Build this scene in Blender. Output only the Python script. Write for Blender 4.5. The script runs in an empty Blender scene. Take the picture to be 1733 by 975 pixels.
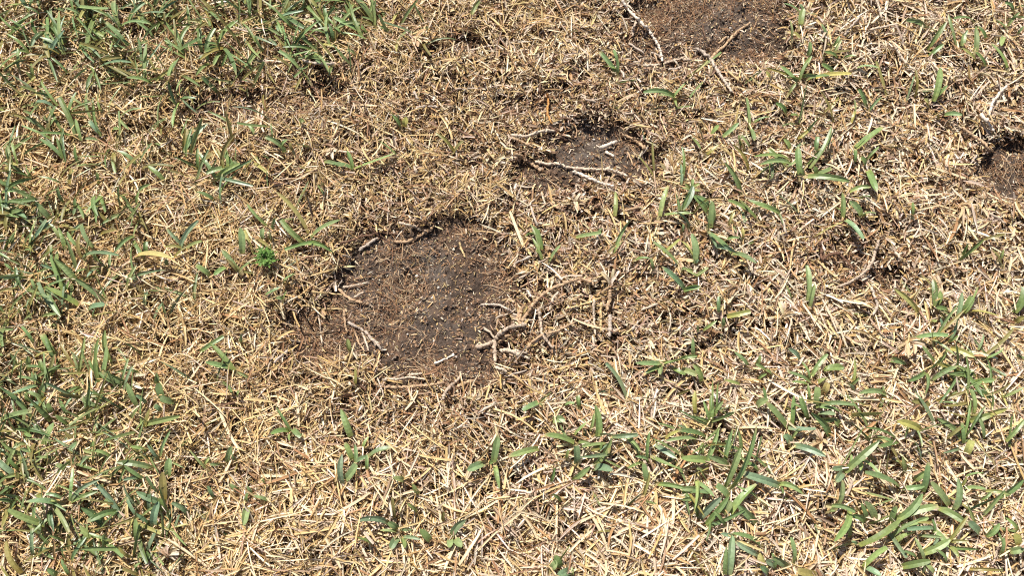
import bpy, math, random
import numpy as np
from mathutils import Vector

random.seed(7)
RNG = np.random.default_rng(11)
SC = bpy.context.scene
COL = SC.collection
R = math.radians

# ------------------------------------------------------------------ camera
PW, PH = 1733.0, 975.0
HFOV, TILT, DIST = R(58), R(24), 0.78
TGT = np.array([0.0, 0.0, 0.014])
st, ct = math.sin(TILT), math.cos(TILT)
CAMP = TGT + DIST * np.array([0, -st, ct])
FPX = PW / 2 / math.tan(HFOV / 2)
cam_d = bpy.data.cameras.new('camera')
cam = bpy.data.objects.new('camera', cam_d); COL.objects.link(cam)
cam.location = CAMP; cam.rotation_euler = (TILT, 0, 0)
cam_d.sensor_fit = 'HORIZONTAL'; cam_d.angle = HFOV
cam_d.clip_start = 0.01; cam_d.clip_end = 200
SC.camera = cam

# ------------------------------------------------------------------ light
SUN_EL, SUN_AZ = R(60), R(-28)          # azimuth from +Y (away from camera), negative = towards -X
w = bpy.data.worlds.new('World'); SC.world = w; w.use_nodes = True
nt = w.node_tree
bg = nt.nodes['Background']
sky = nt.nodes.new('ShaderNodeTexSky'); sky.sky_type = 'NISHITA'; sky.sun_disc = False
sky.sun_elevation = SUN_EL; sky.sun_rotation = SUN_AZ
nt.links.new(sky.outputs[0], bg.inputs[0]); bg.inputs[1].default_value = 0.065
sd = bpy.data.lights.new('sun', 'SUN'); sd.energy = 5.0; sd.angle = R(0.53); sd.color = (1.0, 0.965, 0.91)
so = bpy.data.objects.new('sun', sd); COL.objects.link(so)
so.location = (-1, 2, 3)
sdir = Vector((math.sin(SUN_AZ) * math.cos(SUN_EL), math.cos(SUN_AZ) * math.cos(SUN_EL), math.sin(SUN_EL)))
so.rotation_euler = sdir.to_track_quat('Z', 'Y').to_euler()
vs = SC.view_settings
vs.view_transform = 'Standard'; vs.look = 'None'; vs.gamma = 1; vs.exposure = 0.66; vs.use_curve_mapping = False
SC.cycles.use_denoising = False
SC.cycles.filter_width = 1.15
SC.cycles.max_bounces = 6; SC.cycles.diffuse_bounces = 4; SC.cycles.transmission_bounces = 4

# ------------------------------------------------------------------ helpers: pixels <-> ground, noise
def project(x, y, z):
    rx, ry, rz = x - CAMP[0], y - CAMP[1], z - CAMP[2]
    d = ry * st - rz * ct
    u = ry * ct + rz * st
    return PW / 2 + FPX * rx / d, PH / 2 - FPX * u / d

def at(px, py, z=0.014):
    a, b = (px - PW / 2) / FPX, -(py - PH / 2) / FPX
    dx, dy, dz = a, st + b * ct, -ct + b * st
    k = (z - CAMP[2]) / dz
    return CAMP[0] + k * dx, CAMP[1] + k * dy

NL = 256
GRIDS = {}
def noise(x, y, scale, seed):
    """smooth value noise in 0..1, scale = wavelength in metres"""
    if seed not in GRIDS: GRIDS[seed] = np.random.default_rng(seed).random((NL, NL))
    g = GRIDS[seed]
    u = np.asarray(x) / scale + 1000.3; v = np.asarray(y) / scale + 1000.7
    i = np.floor(u).astype(int); j = np.floor(v).astype(int)
    fu = u - i; fv = v - j
    fu = fu * fu * (3 - 2 * fu); fv = fv * fv * (3 - 2 * fv)
    i0, i1, j0, j1 = i % NL, (i + 1) % NL, j % NL, (j + 1) % NL
    return (g[i0, j0] * (1 - fu) + g[i1, j0] * fu) * (1 - fv) + (g[i0, j1] * (1 - fu) + g[i1, j1] * fu) * fv

def sstep(a, b, x):
    t = np.clip((x - a) / (b - a), 0, 1)
    return t * t * (3 - 2 * t)

# bare soil patches (photo pixels on the ground): cx, cy, rx, ry, strength
BARE = [(728, 520, 142, 128, 1), (690, 440, 85, 52, 1), (790, 600, 78, 60, 1), (550, 572, 66, 44, .86), (625, 505, 60, 60, .9),
        (1000, 255, 78, 52, 1), (930, 296, 58, 30, .85), (1060, 285, 60, 26, .7),
        (1190, 30, 132, 72, 1), (1110, 85, 55, 40, .85), (1265, 60, 70, 48, .9),
        (1712, 285, 56, 56, 1), (1490, 474, 32, 22, .9), (1430, 440, 55, 30, .45),
        (250, 65, 30, 18, .4), (800, 85, 40, 14, .6), (400, 178, 70, 22, .5), (555, 165, 46, 20, .5), (885, 180, 50, 16, .5)]
# brown crumbly debris (thin, dark litter instead of clean straw)
DEBRIS = [(735, 520, 225, 190, 1), (540, 570, 90, 75, 1), (990, 240, 190, 120, 1), (1190, 50, 200, 115, 1), (1715, 290, 95, 110, .9),
          (1460, 440, 125, 75, .9), (920, 360, 120, 70, .9), (1010, 520, 130, 95, .8), (420, 175, 120, 60, .8), (560, 150, 110, 70, .7), (620, 250, 90, 60, .5),
          (780, 190, 160, 60, .6), (680, 330, 120, 50, .7), (700, 690, 160, 50, .7), (1400, 395, 90, 40, .6), (760, 200, 430, 190, .4), (1010, 440, 280, 220, .5), (1480, 300, 270, 200, .32), (720, 520, 330, 280, .42)]
def blobs(L, px, py, x, y, soft, sd):
    m = np.zeros_like(px)
    wob = (noise(x, y, .028, sd) - .5) * .55 + (noise(x, y, .009, sd + 1) - .5) * .30
    for cx, cy, rx, ry, s in L:
        r = np.sqrt(((px - cx) / rx) ** 2 + ((py - cy) / ry) ** 2) + wob
        m = np.maximum(m, s * sstep(1 + soft, 1 - soft, r))
    return m
def bare(x, y):
    px, py = project(x, y, 0.004)
    return blobs(BARE, px, py, x, y, .16, 50)
def debris(x, y):
    px, py = project(x, y, 0.010)
    return blobs(DEBRIS, px, py, x, y, .35, 60)
def soil_z(x, y, b=None):
    if b is None: b = bare(x, y)
    z = (noise(x, y, .16, 1) - .5) * .010 + .004 * (1 - b)
    z = z + b * ((noise(x, y, .030, 2) - .5) * .009 + (noise(x, y, .011, 3) - .5) * .0065 + (noise(x, y, .0045, 4) - .5) * .0042 + (noise(x, y, .0022, 5) - .5) * .0014)
    return z
def thatch(x, y, b=None, d=None):
    if b is None: b = bare(x, y)
    if d is None: d = debris(x, y)
    n = .55 * noise(x, y, .045, 8) + .45 * noise(x, y, .018, 9)
    return (.004 + .026 * n) * (1 - .97 * b) * (1 - .35 * d)
def top_z(x, y):
    x = np.asarray(x, float); y = np.asarray(y, float)
    b = bare(x, y)
    return soil_z(x, y, b) + thatch(x, y, b)

# ------------------------------------------------------------------ materials
def mat(name):
    m = bpy.data.materials.new(name); m.use_nodes = True
    return m, m.node_tree, m.node_tree.nodes['Principled BSDF'], m.node_tree.nodes['Material Output']

def leaf_mat(name, trans, rough, spec, nscale, amp, tint=(1, 1, 1)):
    m, t, p, out = mat(name)
    a = t.nodes.new('ShaderNodeAttribute'); a.attribute_name = 'Col'
    tc = t.nodes.new('ShaderNodeTexCoord')
    n = t.nodes.new('ShaderNodeTexNoise'); n.inputs['Scale'].default_value = nscale; n.inputs['Detail'].default_value = 2
    t.links.new(tc.outputs['Object'], n.inputs['Vector'])
    mr = t.nodes.new('ShaderNodeMapRange'); mr.inputs[1].default_value = .25; mr.inputs[2].default_value = .75
    mr.inputs[3].default_value = 1 - amp; mr.inputs[4].default_value = 1 + amp
    t.links.new(n.outputs['Fac'], mr.inputs[0])
    mx = t.nodes.new('ShaderNodeVectorMath'); mx.operation = 'SCALE'
    t.links.new(a.outputs['Color'], mx.inputs[0]); t.links.new(mr.outputs[0], mx.inputs['Scale'])
    t.links.new(mx.outputs[0], p.inputs['Base Color'])
    p.inputs['Roughness'].default_value = rough
    p.inputs['Specular IOR Level'].default_value = spec
    tr = t.nodes.new('ShaderNodeBsdfTranslucent')
    t.links.new(mx.outputs[0], tr.inputs['Color'])
    ms = t.nodes.new('ShaderNodeMixShader'); ms.inputs[0].default_value = trans
    t.links.new(p.outputs[0], ms.inputs[1]); t.links.new(tr.outputs[0], ms.inputs[2])
    t.links.new(ms.outputs[0], out.inputs['Surface'])
    return m
M_DEAD = leaf_mat('dry_grass', .14, .42, .5, 700, .18)
M_GREEN = leaf_mat('green_grass', .22, .42, .5, 450, .20)
M_RUN = leaf_mat('runner_bark', 0.0, .7, .25, 900, .28)
M_CRUMB = leaf_mat('soil_crumb', 0.0, .95, .1, 900, .25)
M_WEED = leaf_mat('weed_leaf', .3, .45, .4, 800, .15)

def soil_material():
    m, t, p, out = mat('soil')
    tc = t.nodes.new('ShaderNodeTexCoord')
    a = t.nodes.new('ShaderNodeAttribute'); a.attribute_name = 'Col'
    def nz(sc, det, rough=.6):
        n = t.nodes.new('ShaderNodeTexNoise'); n.inputs['Scale'].default_value = sc; n.inputs['Detail'].default_value = det
        n.inputs['Roughness'].default_value = rough
        t.links.new(tc.outputs['Object'], n.inputs['Vector']); return n
    n1 = nz(420, 4); n2 = nz(1500, 3, .7)
    mr = t.nodes.new('ShaderNodeMapRange'); mr.inputs[1].default_value = .3; mr.inputs[2].default_value = .7
    mr.inputs[3].default_value = .55; mr.inputs[4].default_value = 1.5
    t.links.new(n1.outputs['Fac'], mr.inputs[0])
    mx = t.nodes.new('ShaderNodeVectorMath'); mx.operation = 'SCALE'
    t.links.new(a.outputs['Color'], mx.inputs[0]); t.links.new(mr.outputs[0], mx.inputs['Scale'])
    cr = t.nodes.new('ShaderNodeMapRange'); cr.inputs[1].default_value = .62; cr.inputs[2].default_value = .76
    t.links.new(n2.outputs['Fac'], cr.inputs[0])
    mix = t.nodes.new('ShaderNodeMix'); mix.data_type = 'RGBA'
    t.links.new(cr.outputs[0], mix.inputs['Factor']); t.links.new(mx.outputs[0], mix.inputs['A'])
    mix.inputs['B'].default_value = (.34, .245, .17, 1)
    t.links.new(mix.outputs['Result'], p.inputs['Base Color'])
    p.inputs['Roughness'].default_value = .95; p.inputs['Specular IOR Level'].default_value = .12
    bm = t.nodes.new('ShaderNodeBump'); bm.inputs['Strength'].default_value = .9; bm.inputs['Distance'].default_value = .0025
    t.links.new(n2.outputs['Fac'], bm.inputs['Height']); t.links.new(bm.outputs[0], p.inputs['Normal'])
    return m
M_SOIL = soil_material()

# ------------------------------------------------------------------ mesh helpers
def raw_mesh(name, V, quads, C, smooth=False):
    """V (n,3), quads (m,4), C (n,3)"""
    me = bpy.data.meshes.new(name)
    nv, nf = len(V), len(quads)
    me.vertices.add(nv); me.vertices.foreach_set('co', np.ascontiguousarray(V, dtype=np.float32).ravel())
    me.loops.add(nf * 4); me.loops.foreach_set('vertex_index', np.ascontiguousarray(quads, dtype=np.int32).ravel())
    me.polygons.add(nf); me.polygons.foreach_set('loop_start', np.arange(0, nf * 4, 4, dtype=np.int32))
    me.polygons.foreach_set('use_smooth', np.full(nf, smooth))
    at_ = me.attributes.new('Col', 'FLOAT_COLOR', 'POINT')
    c4 = np.ones((nv, 4), np.float32); c4[:, :3] = C
    at_.data.foreach_set('color', c4.ravel())
    me.update(calc_edges=True)
    return me
def link(name, me, m, parent=None):
    if me is not None and not me.materials: me.materials.append(m)
    o = bpy.data.objects.new(name, me); COL.objects.link(o)
    if parent is not None: o.parent = parent
    return o
def empty(name, loc):
    o = bpy.data.objects.new(name, None); COL.objects.link(o); o.location = loc; o.empty_display_size = .005
    return o
def tag(o, label=None, cat=None, group=None, kind=None):
    if label: o['label'] = label
    if cat: o['category'] = cat
    if group: o['group'] = group
    if kind: o['kind'] = kind
    return o

def ribbons(P0, az, pitch, dpitch, daz, L, W, roll, tw, c0, c1, nseg=3, fold=.25, tip=.25, base=.6, blunt=None):
    """many curved, creased blades at once -> V, quads, C"""
    n = len(L); k = nseg + 1
    p = P0.copy(); V = np.empty((n, k, 3, 3)); C = np.empty((n, k, 3, 3))
    tips = np.full(n, tip) if blunt is None else blunt
    for s in range(k):
        t = s / nseg
        a = az + daz * t; e = pitch + dpitch * t
        d = np.stack([np.cos(a) * np.cos(e), np.sin(a) * np.cos(e), np.sin(e)], 1)
        h = np.stack([-np.sin(a), np.cos(a), np.zeros(n)], 1)
        nn = np.cross(d, h)
        rr = roll + tw * t
        side = h * np.cos(rr)[:, None] + nn * np.sin(rr)[:, None]
        nor = np.cross(d, side)
        wd = W * (base + (1 - base) * min(1, t / .35)) if t < .35 else W * (1 - (1 - tips) * max(0, (t - .55) / .45) ** 1.6)
        wd = np.asarray(wd)[:, None]
        if s > 0: p = p + d * (L / nseg)[:, None]
        V[:, s, 0] = p - side * wd / 2
        V[:, s, 1] = p - nor * wd * fold
        V[:, s, 2] = p + side * wd / 2
        C[:, s] = (c0 * (1 - t) + c1 * t)[:, None, :]
    idx = np.arange(n * k * 3).reshape(n, k, 3)
    q = []
    for s in range(nseg):
        for u in (0, 1):
            q.append(np.stack([idx[:, s, u], idx[:, s, u + 1], idx[:, s + 1, u + 1], idx[:, s + 1, u]], 1))
    return V.reshape(-1, 3), np.stack(q, 1).reshape(-1, 4), C.reshape(-1, 3)

def join(parts):
    V, Q, C, o = [], [], [], 0
    for v, q, c in parts:
        V.append(v); Q.append(q + o); C.append(c); o += len(v)
    return np.concatenate(V), np.concatenate(Q), np.concatenate(C)

# ------------------------------------------------------------------ ground (fine where soil can show, coarse out to the distance)
def axis(lo, hi, step, far):
    fine = np.arange(lo, hi + step / 2, step)
    out = []; s = step; x = hi
    while x < far: s *= 1.35; x += s; out.append(x)
    inn = []; s = step; x = lo
    while x > -far: s *= 1.35; x -= s; inn.append(x)
    return np.concatenate([inn[::-1], fine, out])
def refine(a, lo, hi, step):
    return np.concatenate([a[a < lo - step], np.arange(lo, hi, step), a[a > hi + step]])
gx = refine(axis(-.56, .56, .004, 60), -.145, .25, .0016); gy = refine(axis(-.34, .42, .004, 60), -.10, .30, .0016)
X, Y = np.meshgrid(gx, gy)
xf, yf = X.ravel(), Y.ravel()
gb = bare(xf, yf); gz = soil_z(xf, yf, gb)
n_a = noise(xf, yf, .05, 21); n_b = noise(xf, yf, .014, 22); n_c = noise(xf, yf, .0035, 23)
dark = np.array([.100, .070, .052]); grey = np.array([.148, .120, .098]); red = np.array([.165, .102, .066])
gpx, gpy = project(xf, yf, 0)
crust = blobs([(675, 445, 75, 45, 1), (640, 505, 60, 55, .8), (735, 545, 60, 40, .5), (1000, 245, 75, 45, 1), (1180, 55, 110, 60, .9), (1715, 300, 50, 40, .6)], gpx, gpy, xf, yf, .5, 95)
fac_g = (crust * sstep(.25, .6, .5 * n_a + .5 * n_b))[:, None]; fac_r = sstep(.46, .68, .55 * n_b + .45 * n_c)[:, None] * (1 - .6 * fac_g)
gc = dark * (1 - fac_g) + grey * fac_g
gc = gc * (1 - .7 * fac_r) + red * .7 * fac_r
duff = np.array([.060, .034, .020])
far = sstep(.0, .12, np.maximum(np.maximum(np.abs(xf) - .54, yf - .40), -.32 - yf))[:, None]
duff = duff * (1 - far) + np.array([.30, .20, .10]) * far      # out there the sheet itself stands for the dry turf
gc = gc * gb[:, None] + duff * (1 - gb)[:, None]
ny, nx = X.shape
ii = np.arange(nx * ny).reshape(ny, nx)
gq = np.stack([ii[:-1, :-1], ii[:-1, 1:], ii[1:, 1:], ii[1:, :-1]], -1).reshape(-1, 4)
ground = link('ground', raw_mesh('ground', np.stack([xf, yf, gz], 1), gq, gc, True), M_SOIL)
tag(ground, 'dark brown bare soil showing through the dead turf', 'soil', kind='structure')

# ------------------------------------------------------------------ dead turf (uncountable: stuff)
PAL = np.array([[.64, .50, .29], [.57, .42, .20], [.51, .35, .155], [.45, .29, .12], [.66, .54, .39], [.36, .205, .095], [.25, .138, .07], [.53, .41, .29], [.60, .48, .355], [.37, .245, .155]])
def pick_colors(n, x, y, bias, d):
    """bias 0 = golden left side, 1 = bleached right side; d = debris (browner)"""
    wl = np.array([.16, .25, .22, .16, .05, .10, .05, .03, .02, .02]); wr = np.array([.17, .10, .07, .06, .20, .07, .04, .13, .15, .10])
    wd = np.array([.06, .05, .06, .09, .07, .20, .24, .08, .06, .22])
    wts = wl * (1 - bias)[:, None] + wr * bias[:, None]
    wts = wts * (1 - .8 * d)[:, None] + wd * .8 * d[:, None]
    cum = np.cumsum(wts / wts.sum(1, keepdims=True), 1)
    k = (RNG.random(n)[:, None] > cum).sum(1).clip(0, len(PAL) - 1)
    c = PAL[k] * (1 + RNG.normal(.03, .15, (n, 1))) * (1 + RNG.normal(0, .03, (n, 3)))
    return np.clip(c, .02, .8)

XL, XH, YL, YH = -.56, .56, -.34, .42
def scatter(n, dens, area=(XL, XH, YL, YH)):
    out_x, out_y, got = [], [], 0
    while got < n:
        x = RNG.uniform(area[0], area[1], n); y = RNG.uniform(area[2], area[3], n)
        b = bare(x, y); d = debris(x, y)
        keep = RNG.random(n) < dens(x, y, b, d)
        out_x.append(x[keep]); out_y.append(y[keep]); got += keep.sum()
    return np.concatenate(out_x)[:n], np.concatenate(out_y)[:n]
def side_bias(x, y):
    return np.clip(sstep(-.22, .28, x + (noise(x, y, .09, 31) - .5) * .25) + .35 * sstep(.0, -.25, y), 0, 1)

def litter(n, dens, zr, lr, wr, pr, nseg, col_mul=1.0, fold=.25, area=(XL, XH, YL, YH), coher=.5, droop=.5):
    x, y = scatter(n, dens, area)
    b = bare(x, y); d = debris(x, y); sb = side_bias(x, y)
    T = thatch(x, y, b, d); z0 = soil_z(x, y, b)
    L = RNG.uniform(0, 1, n) ** 1.4 * (lr[1] - lr[0]) + lr[0]; L = L * (1 - .40 * d) * (1 - .15 * sb)
    W = (RNG.uniform(0, 1, n) ** 1.7 * (wr[1] - wr[0]) + wr[0]) * (1 + .35 * sb) * (1 - .2 * d)
    z = z0 + .0008 + T * RNG.uniform(zr[0], zr[1], n)
    flow = noise(x, y, .035, 41) * 4 * math.pi
    az = np.where(RNG.random(n) < coher, flow + RNG.normal(0, .8, n), RNG.uniform(0, 2 * math.pi, n))
    pitch = RNG.normal(pr[0], pr[1], n)
    hx = np.cos(az) * np.cos(pitch) * L * .5; hy = np.sin(az) * np.cos(pitch) * L * .5
    P = np.stack([x - hx, y - hy, z - np.maximum(0, np.sin(pitch)) * L * .35], 1)
    # blades lying over bare soil stay on it
    c = pick_colors(n, x, y, sb, d) * col_mul
    c1 = c * RNG.uniform(.8, 1.12, (n, 1))
    blunt = np.where(RNG.random(n) < .45, .85, .2)
    return ribbons(P, az, pitch + .5 * droop, -droop * RNG.uniform(.2, 1.6, n) - 0 * L, RNG.normal(0, .25, n), L, W, RNG.normal(0, .55, n), RNG.normal(0, .7, n), c, c1, nseg, fold, blunt=blunt)

def gaps(x, y): return .35 + .65 * sstep(.22, .5, .5 * noise(x, y, .021, 71) + .5 * noise(x, y, .055, 72))
parts = []
parts.append(litter(60000, lambda x, y, b, d: (1 - .93 * b), (0, .6), (.003, .011), (.0007, .0020), (0, .22), 1, .9, .12))
parts.append(litter(94000, lambda x, y, b, d: (1 - b) ** 2 * (1 - .80 * d) * gaps(x, y), (.35, 1.0), (.008, .033), (.0006, .0018), (.02, .26), 3, 1.0, .22))
# shredded brown litter round the bare patches
parts.append(litter(26000, lambda x, y, b, d: d * (1 - .88 * b) * (.3 + .7 * noise(x, y, .016, 75)), (.2, 1.05), (.004, .014), (.0006, .0021), (.05, .35), 2, 1.0, .3, coher=.3))
parts.append(litter(10000, lambda x, y, b, d: (1 - b) ** 2 * (1 - .85 * d) * gaps(x, y) * (.45 + .55 * sstep(.05, -.2, y)), (.9, 1.1), (.018, .040), (.0008, .0016), (.0, .12), 4, 1.05, .25, coher=.25, droop=.25))
dead_v = join(parts)
dead = link('dead_grass', raw_mesh('dead_grass', *dead_v), M_DEAD)
tag(dead, 'matted straw coloured dead grass litter covering the lawn', 'dead grass', kind='stuff')

# standing dry leaves: base in the soil, leaning
def standing(n, dens, lr, wr, pr, col_mul=1.0):
    x, y = scatter(n, dens)
    b = bare(x, y); d = debris(x, y); sb = side_bias(x, y)
    T = thatch(x, y, b, d); z0 = soil_z(x, y, b)
    L = RNG.uniform(lr[0], lr[1], n); W = RNG.uniform(wr[0], wr[1], n)
    az = RNG.uniform(0, 2 * math.pi, n)
    pitch = RNG.uniform(pr[0], pr[1], n)
    P = np.stack([x, y, z0 + .35 * T], 1)
    c = pick_colors(n, x, y, sb * .5, d * .6) * col_mul
    return ribbons(P, az, pitch, -RNG.uniform(.1, 1.0, n), RNG.normal(0, .3, n), L, W, RNG.normal(0, .5, n), RNG.normal(0, .6, n), c * .9, c, 3, .25, blunt=np.where(RNG.random(n) < .4, .8, .15))
stand = join([standing(9000, lambda x, y, b, d: (1 - b) ** 3 * (1 - .6 * d) * (.18 + .82 * sstep(.12, -.35, x)) , (.012, .030), (.0009, .0020), (.45, 1.25)),
              standing(2600, lambda x, y, b, d: (1 - b) ** 3 * sstep(-.1, .3, x), (.008, .018), (.0014, .0026), (.3, 1.0))])
sg = link('standing_dry_grass', raw_mesh('standing_dry_grass', *stand), M_DEAD)
tag(sg, 'upright and leaning dry brown grass leaves rising out of the thatch', 'dry grass', kind='stuff')

# crowns: little fans of papery leaf bases, mostly on the bleached side
def fans(n, dens):
    x, y = scatter(n, dens)
    m = 8
    x = np.repeat(x, m); y = np.repeat(y, m); N = n * m
    b = bare(x, y); d = debris(x, y); sb = side_bias(x, y)
    zt = soil_z(x, y, b) + thatch(x, y, b, d) * np.repeat(RNG.uniform(.5, .95, n), m)
    az = np.repeat(RNG.uniform(0, 2 * math.pi, n), m) + RNG.normal(0, .62, N)
    L = np.repeat(RNG.uniform(.006, .014, n), m) * RNG.uniform(.6, 1.15, N)
    W = RNG.uniform(.0013, .0031, N)
    pitch = RNG.uniform(.0, .9, N)
    c = pick_colors(N, x, y, np.clip(sb + .2, 0, 1), d * .7)
    return ribbons(np.stack([x, y, zt - .002], 1), az, pitch, -RNG.uniform(.1, .8, N), RNG.normal(0, .2, N), L, W, RNG.normal(0, .4, N), RNG.normal(0, .4, N), c * .8, c, 2, .22, blunt=np.where(RNG.random(N) < .5, .7, .15))
fm = fans(2600, lambda x, y, b, d: (1 - b) ** 2 * (.12 + .88 * sstep(-.15, .15, x)) * (.45 + .55 * sstep(-.2, -.02, y)))
fo = link('dead_grass_crowns', raw_mesh('dead_grass_crowns', *fm), M_DEAD)
tag(fo, 'bleached fan shaped stubs of dead grass crowns in the mat', 'dead grass', kind='stuff')

# coarser turf carrying on beyond the picture
AO = (-1.0, 1.0, -.75, .9)
def outer_d(x, y, b, d): return ((x < XL) | (x > XH) | (y < YL) | (y > YH)).astype(float)
om = litter(72000, outer_d, (.3, 1.1), (.016, .044), (.0022, .0048), (.05, .28), 1, 1.0, .2, area=AO)
oo = link('outlying_dead_grass', raw_mesh('outlying_dead_grass', *om), M_DEAD)
tag(oo, 'dead straw coloured lawn carrying on around the bare patches', 'dead grass', kind='stuff')

# ------------------------------------------------------------------ soil crumbs and root fibres
ICO = np.array([[1, 0, 0], [-1, 0, 0], [0, 1, 0], [0, -1, 0], [0, 0, 1], [0, 0, -1]], float)
def crumbs(n, dens, rr, pal):
    x, y = scatter(n, dens)
    r = RNG.uniform(0, 1, n) ** 2.2 * (rr[1] - rr[0]) + rr[0]
    # cube with jittered corners: 6 quads
    cub = np.array([[sx, sy, sz] for sz in (-1, 1) for sy in (-1, 1) for sx in (-1, 1)], float) * .62
    V = cub[None] * (1 + RNG.normal(0, .28, (n, 8, 3)))
    a = RNG.uniform(0, 6.28, n); ca, sa = np.cos(a)[:, None], np.sin(a)[:, None]
    vx = V[:, :, 0] * ca - V[:, :, 1] * sa; vy = V[:, :, 0] * sa + V[:, :, 1] * ca
    V = np.stack([vx, vy, V[:, :, 2] * .8], -1) * r[:, None, None]
    V += np.stack([x, y, soil_z(x, y) + r * .15], 1)[:, None, :]
    f = np.array([[0, 2, 3, 1], [4, 5, 7, 6], [0, 1, 5, 4], [2, 6, 7, 3], [0, 4, 6, 2], [1, 3, 7, 5]])
    Q = (np.arange(n) * 8)[:, None, None] + f[None]
    c = pal[RNG.integers(0, len(pal), n)] * RNG.uniform(.7, 1.3, (n, 1))
    return V.reshape(-1, 3), Q.reshape(-1, 4), np.repeat(c, 8, 0)
SP = np.array([[.09, .056, .038], [.15, .086, .050], [.20, .12, .072], [.14, .105, .078], [.24, .15, .09], [.06, .04, .03]])
cm = crumbs(13000, lambda x, y, b, d: np.clip(b * (.25 + .75 * sstep(.35, .6, noise(x, y, .02, 81))), 0, 1), (.0003, .0015), SP)
co = link('soil_crumbs', raw_mesh('soil_crumbs', *cm), M_CRUMB)
tag(co, 'loose brown soil crumbs scattered over the bare patches', 'soil', kind='stuff')
def fibres(n):
    x, y = scatter(n, lambda x, y, b, d: b * sstep(.35, .8, noise(x, y, .03, 82)))
    L = RNG.uniform(.003, .02, n) ** 1.0; W = RNG.uniform(.00018, .00055, n)
    pal = np.array([[.26, .13, .065], [.34, .19, .095], [.50, .37, .23], [.20, .10, .05], [.40, .26, .15]])
    c = pal[RNG.integers(0, 5, n)] * RNG.uniform(.8, 1.2, (n, 1))
    return ribbons(np.stack([x, y, soil_z(x, y) + RNG.uniform(.0006, .0022, n)], 1), RNG.uniform(0, 6.28, n), RNG.uniform(-.05, .35, n), -RNG.uniform(.1, .6, n), RNG.normal(0, 1.1, n), L, W, RNG.normal(0, 1, n), RNG.normal(0, .5, n), c, c, 4, .3, tip=.5, base=.8)
fb = link('root_fibres', raw_mesh('root_fibres', *fibres(4200)), M_RUN)
tag(fb, 'fine hair like brown root fibres lying over the bare soil', 'root fibres', kind='stuff')
chips = litter(4200, lambda x, y, b, d: b * (.15 + .85 * noise(x, y, .025, 83)), (0, .3), (.002, .008), (.0006, .0016), (0, .2), 2, .9, .15)
ch = link('straw_chips', raw_mesh('straw_chips', *chips), M_DEAD)
tag(ch, 'short broken straw chips strewn on the bare soil', 'straw', kind='stuff')

# ------------------------------------------------------------------ single blades (hand placed from the photograph)
GREENS = {'g': (.190, .262, .092), 'd': (.138, .198, .066), 'b': (.185, .260, .132), 'y': (.40, .37, .12), 'o': (.235, .205, .062), 'l': (.250, .305, .11), 't': (.46, .38, .16)}
def one_blade(base, tip, wid, col, lift, parent_loc, rnd, c_base=None, dry=0., segs=7, fold=.2, blunt=.3):
    """a creased, arched blade from base to tip (world points), local to parent_loc"""
    b = np.array(base) - parent_loc; t = np.array(tip) - parent_loc
    d = t - b; L = np.linalg.norm(d)
    h = np.array([-d[1], d[0], 0.0]); h /= max(np.linalg.norm(h), 1e-9)
    up = np.cross(d / L, h)
    if up[2] < 0: up = -up
    bend = rnd.uniform(-.07, .07) * L
    roll0 = rnd.gauss(0, .45); tw = rnd.gauss(0, .5)
    V, C = [], []
    col = np.array(col); cb = np.array(c_base if c_base is not None else col * np.array([1.25, 1.1, 1.0]) + np.array([.03, .02, 0]))
    ctip = np.array((.42, .33, .15))
    for s in range(segs + 1):
        u = s / segs
        p = b + d * u + up * lift * 4 * u * (1 - u) * (1.15 - .3 * u) + h * bend * 4 * u * (1 - u)
        wd = wid * (.80 + .20 * min(1, u / .3)) if u < .3 else wid * (1 - (1 - blunt) * max(0, (u - .70) / .30) ** 2.0)
        r = roll0 + tw * u
        sd_ = h * math.cos(r) + up * math.sin(r); nr = up * math.cos(r) - h * math.sin(r)
        V += [p - sd_ * wd / 2, p - nr * wd * fold, p + sd_ * wd / 2]
        k = min(1, u / .28)
        c = cb * (1 - k) + col * k
        if dry and u > 1 - dry: c = c * .25 + ctip * .75
        C += [c * .97, c * 1.06, c * .97]
    Q = []
    for s in range(segs):
        for a in (0, 1):
            Q.append([s * 3 + a, s * 3 + a + 1, s * 3 + a + 4, s * 3 + a + 3])
    return raw_mesh('blade', np.array(V), np.array(Q), np.array(C), False)

PX = 0.87 / PW     # metres per photo pixel near the middle
S3 = 580 / 1733.0
TILES = {'A': (0, 0, S3), 'B': (577, 0, S3), 'C': (1153, 0, S3), 'D': (0, 325, S3), 'F': (1153, 325, S3), 'G': (0, 649, S3), 'H': (577, 649, S3), 'I': (1153, 649, S3),
         'P': (470, 350, 490 / 1291.), 'E': (800, 420, 360 / 1462.), 'Q': (850, 280, 400 / 1733.), 'T': (1040, 0, 300 / 1721.)}
def tp(tile, x, y):
    ox, oy, s = TILES[tile]; return ox + x * s, oy + y * s

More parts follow.
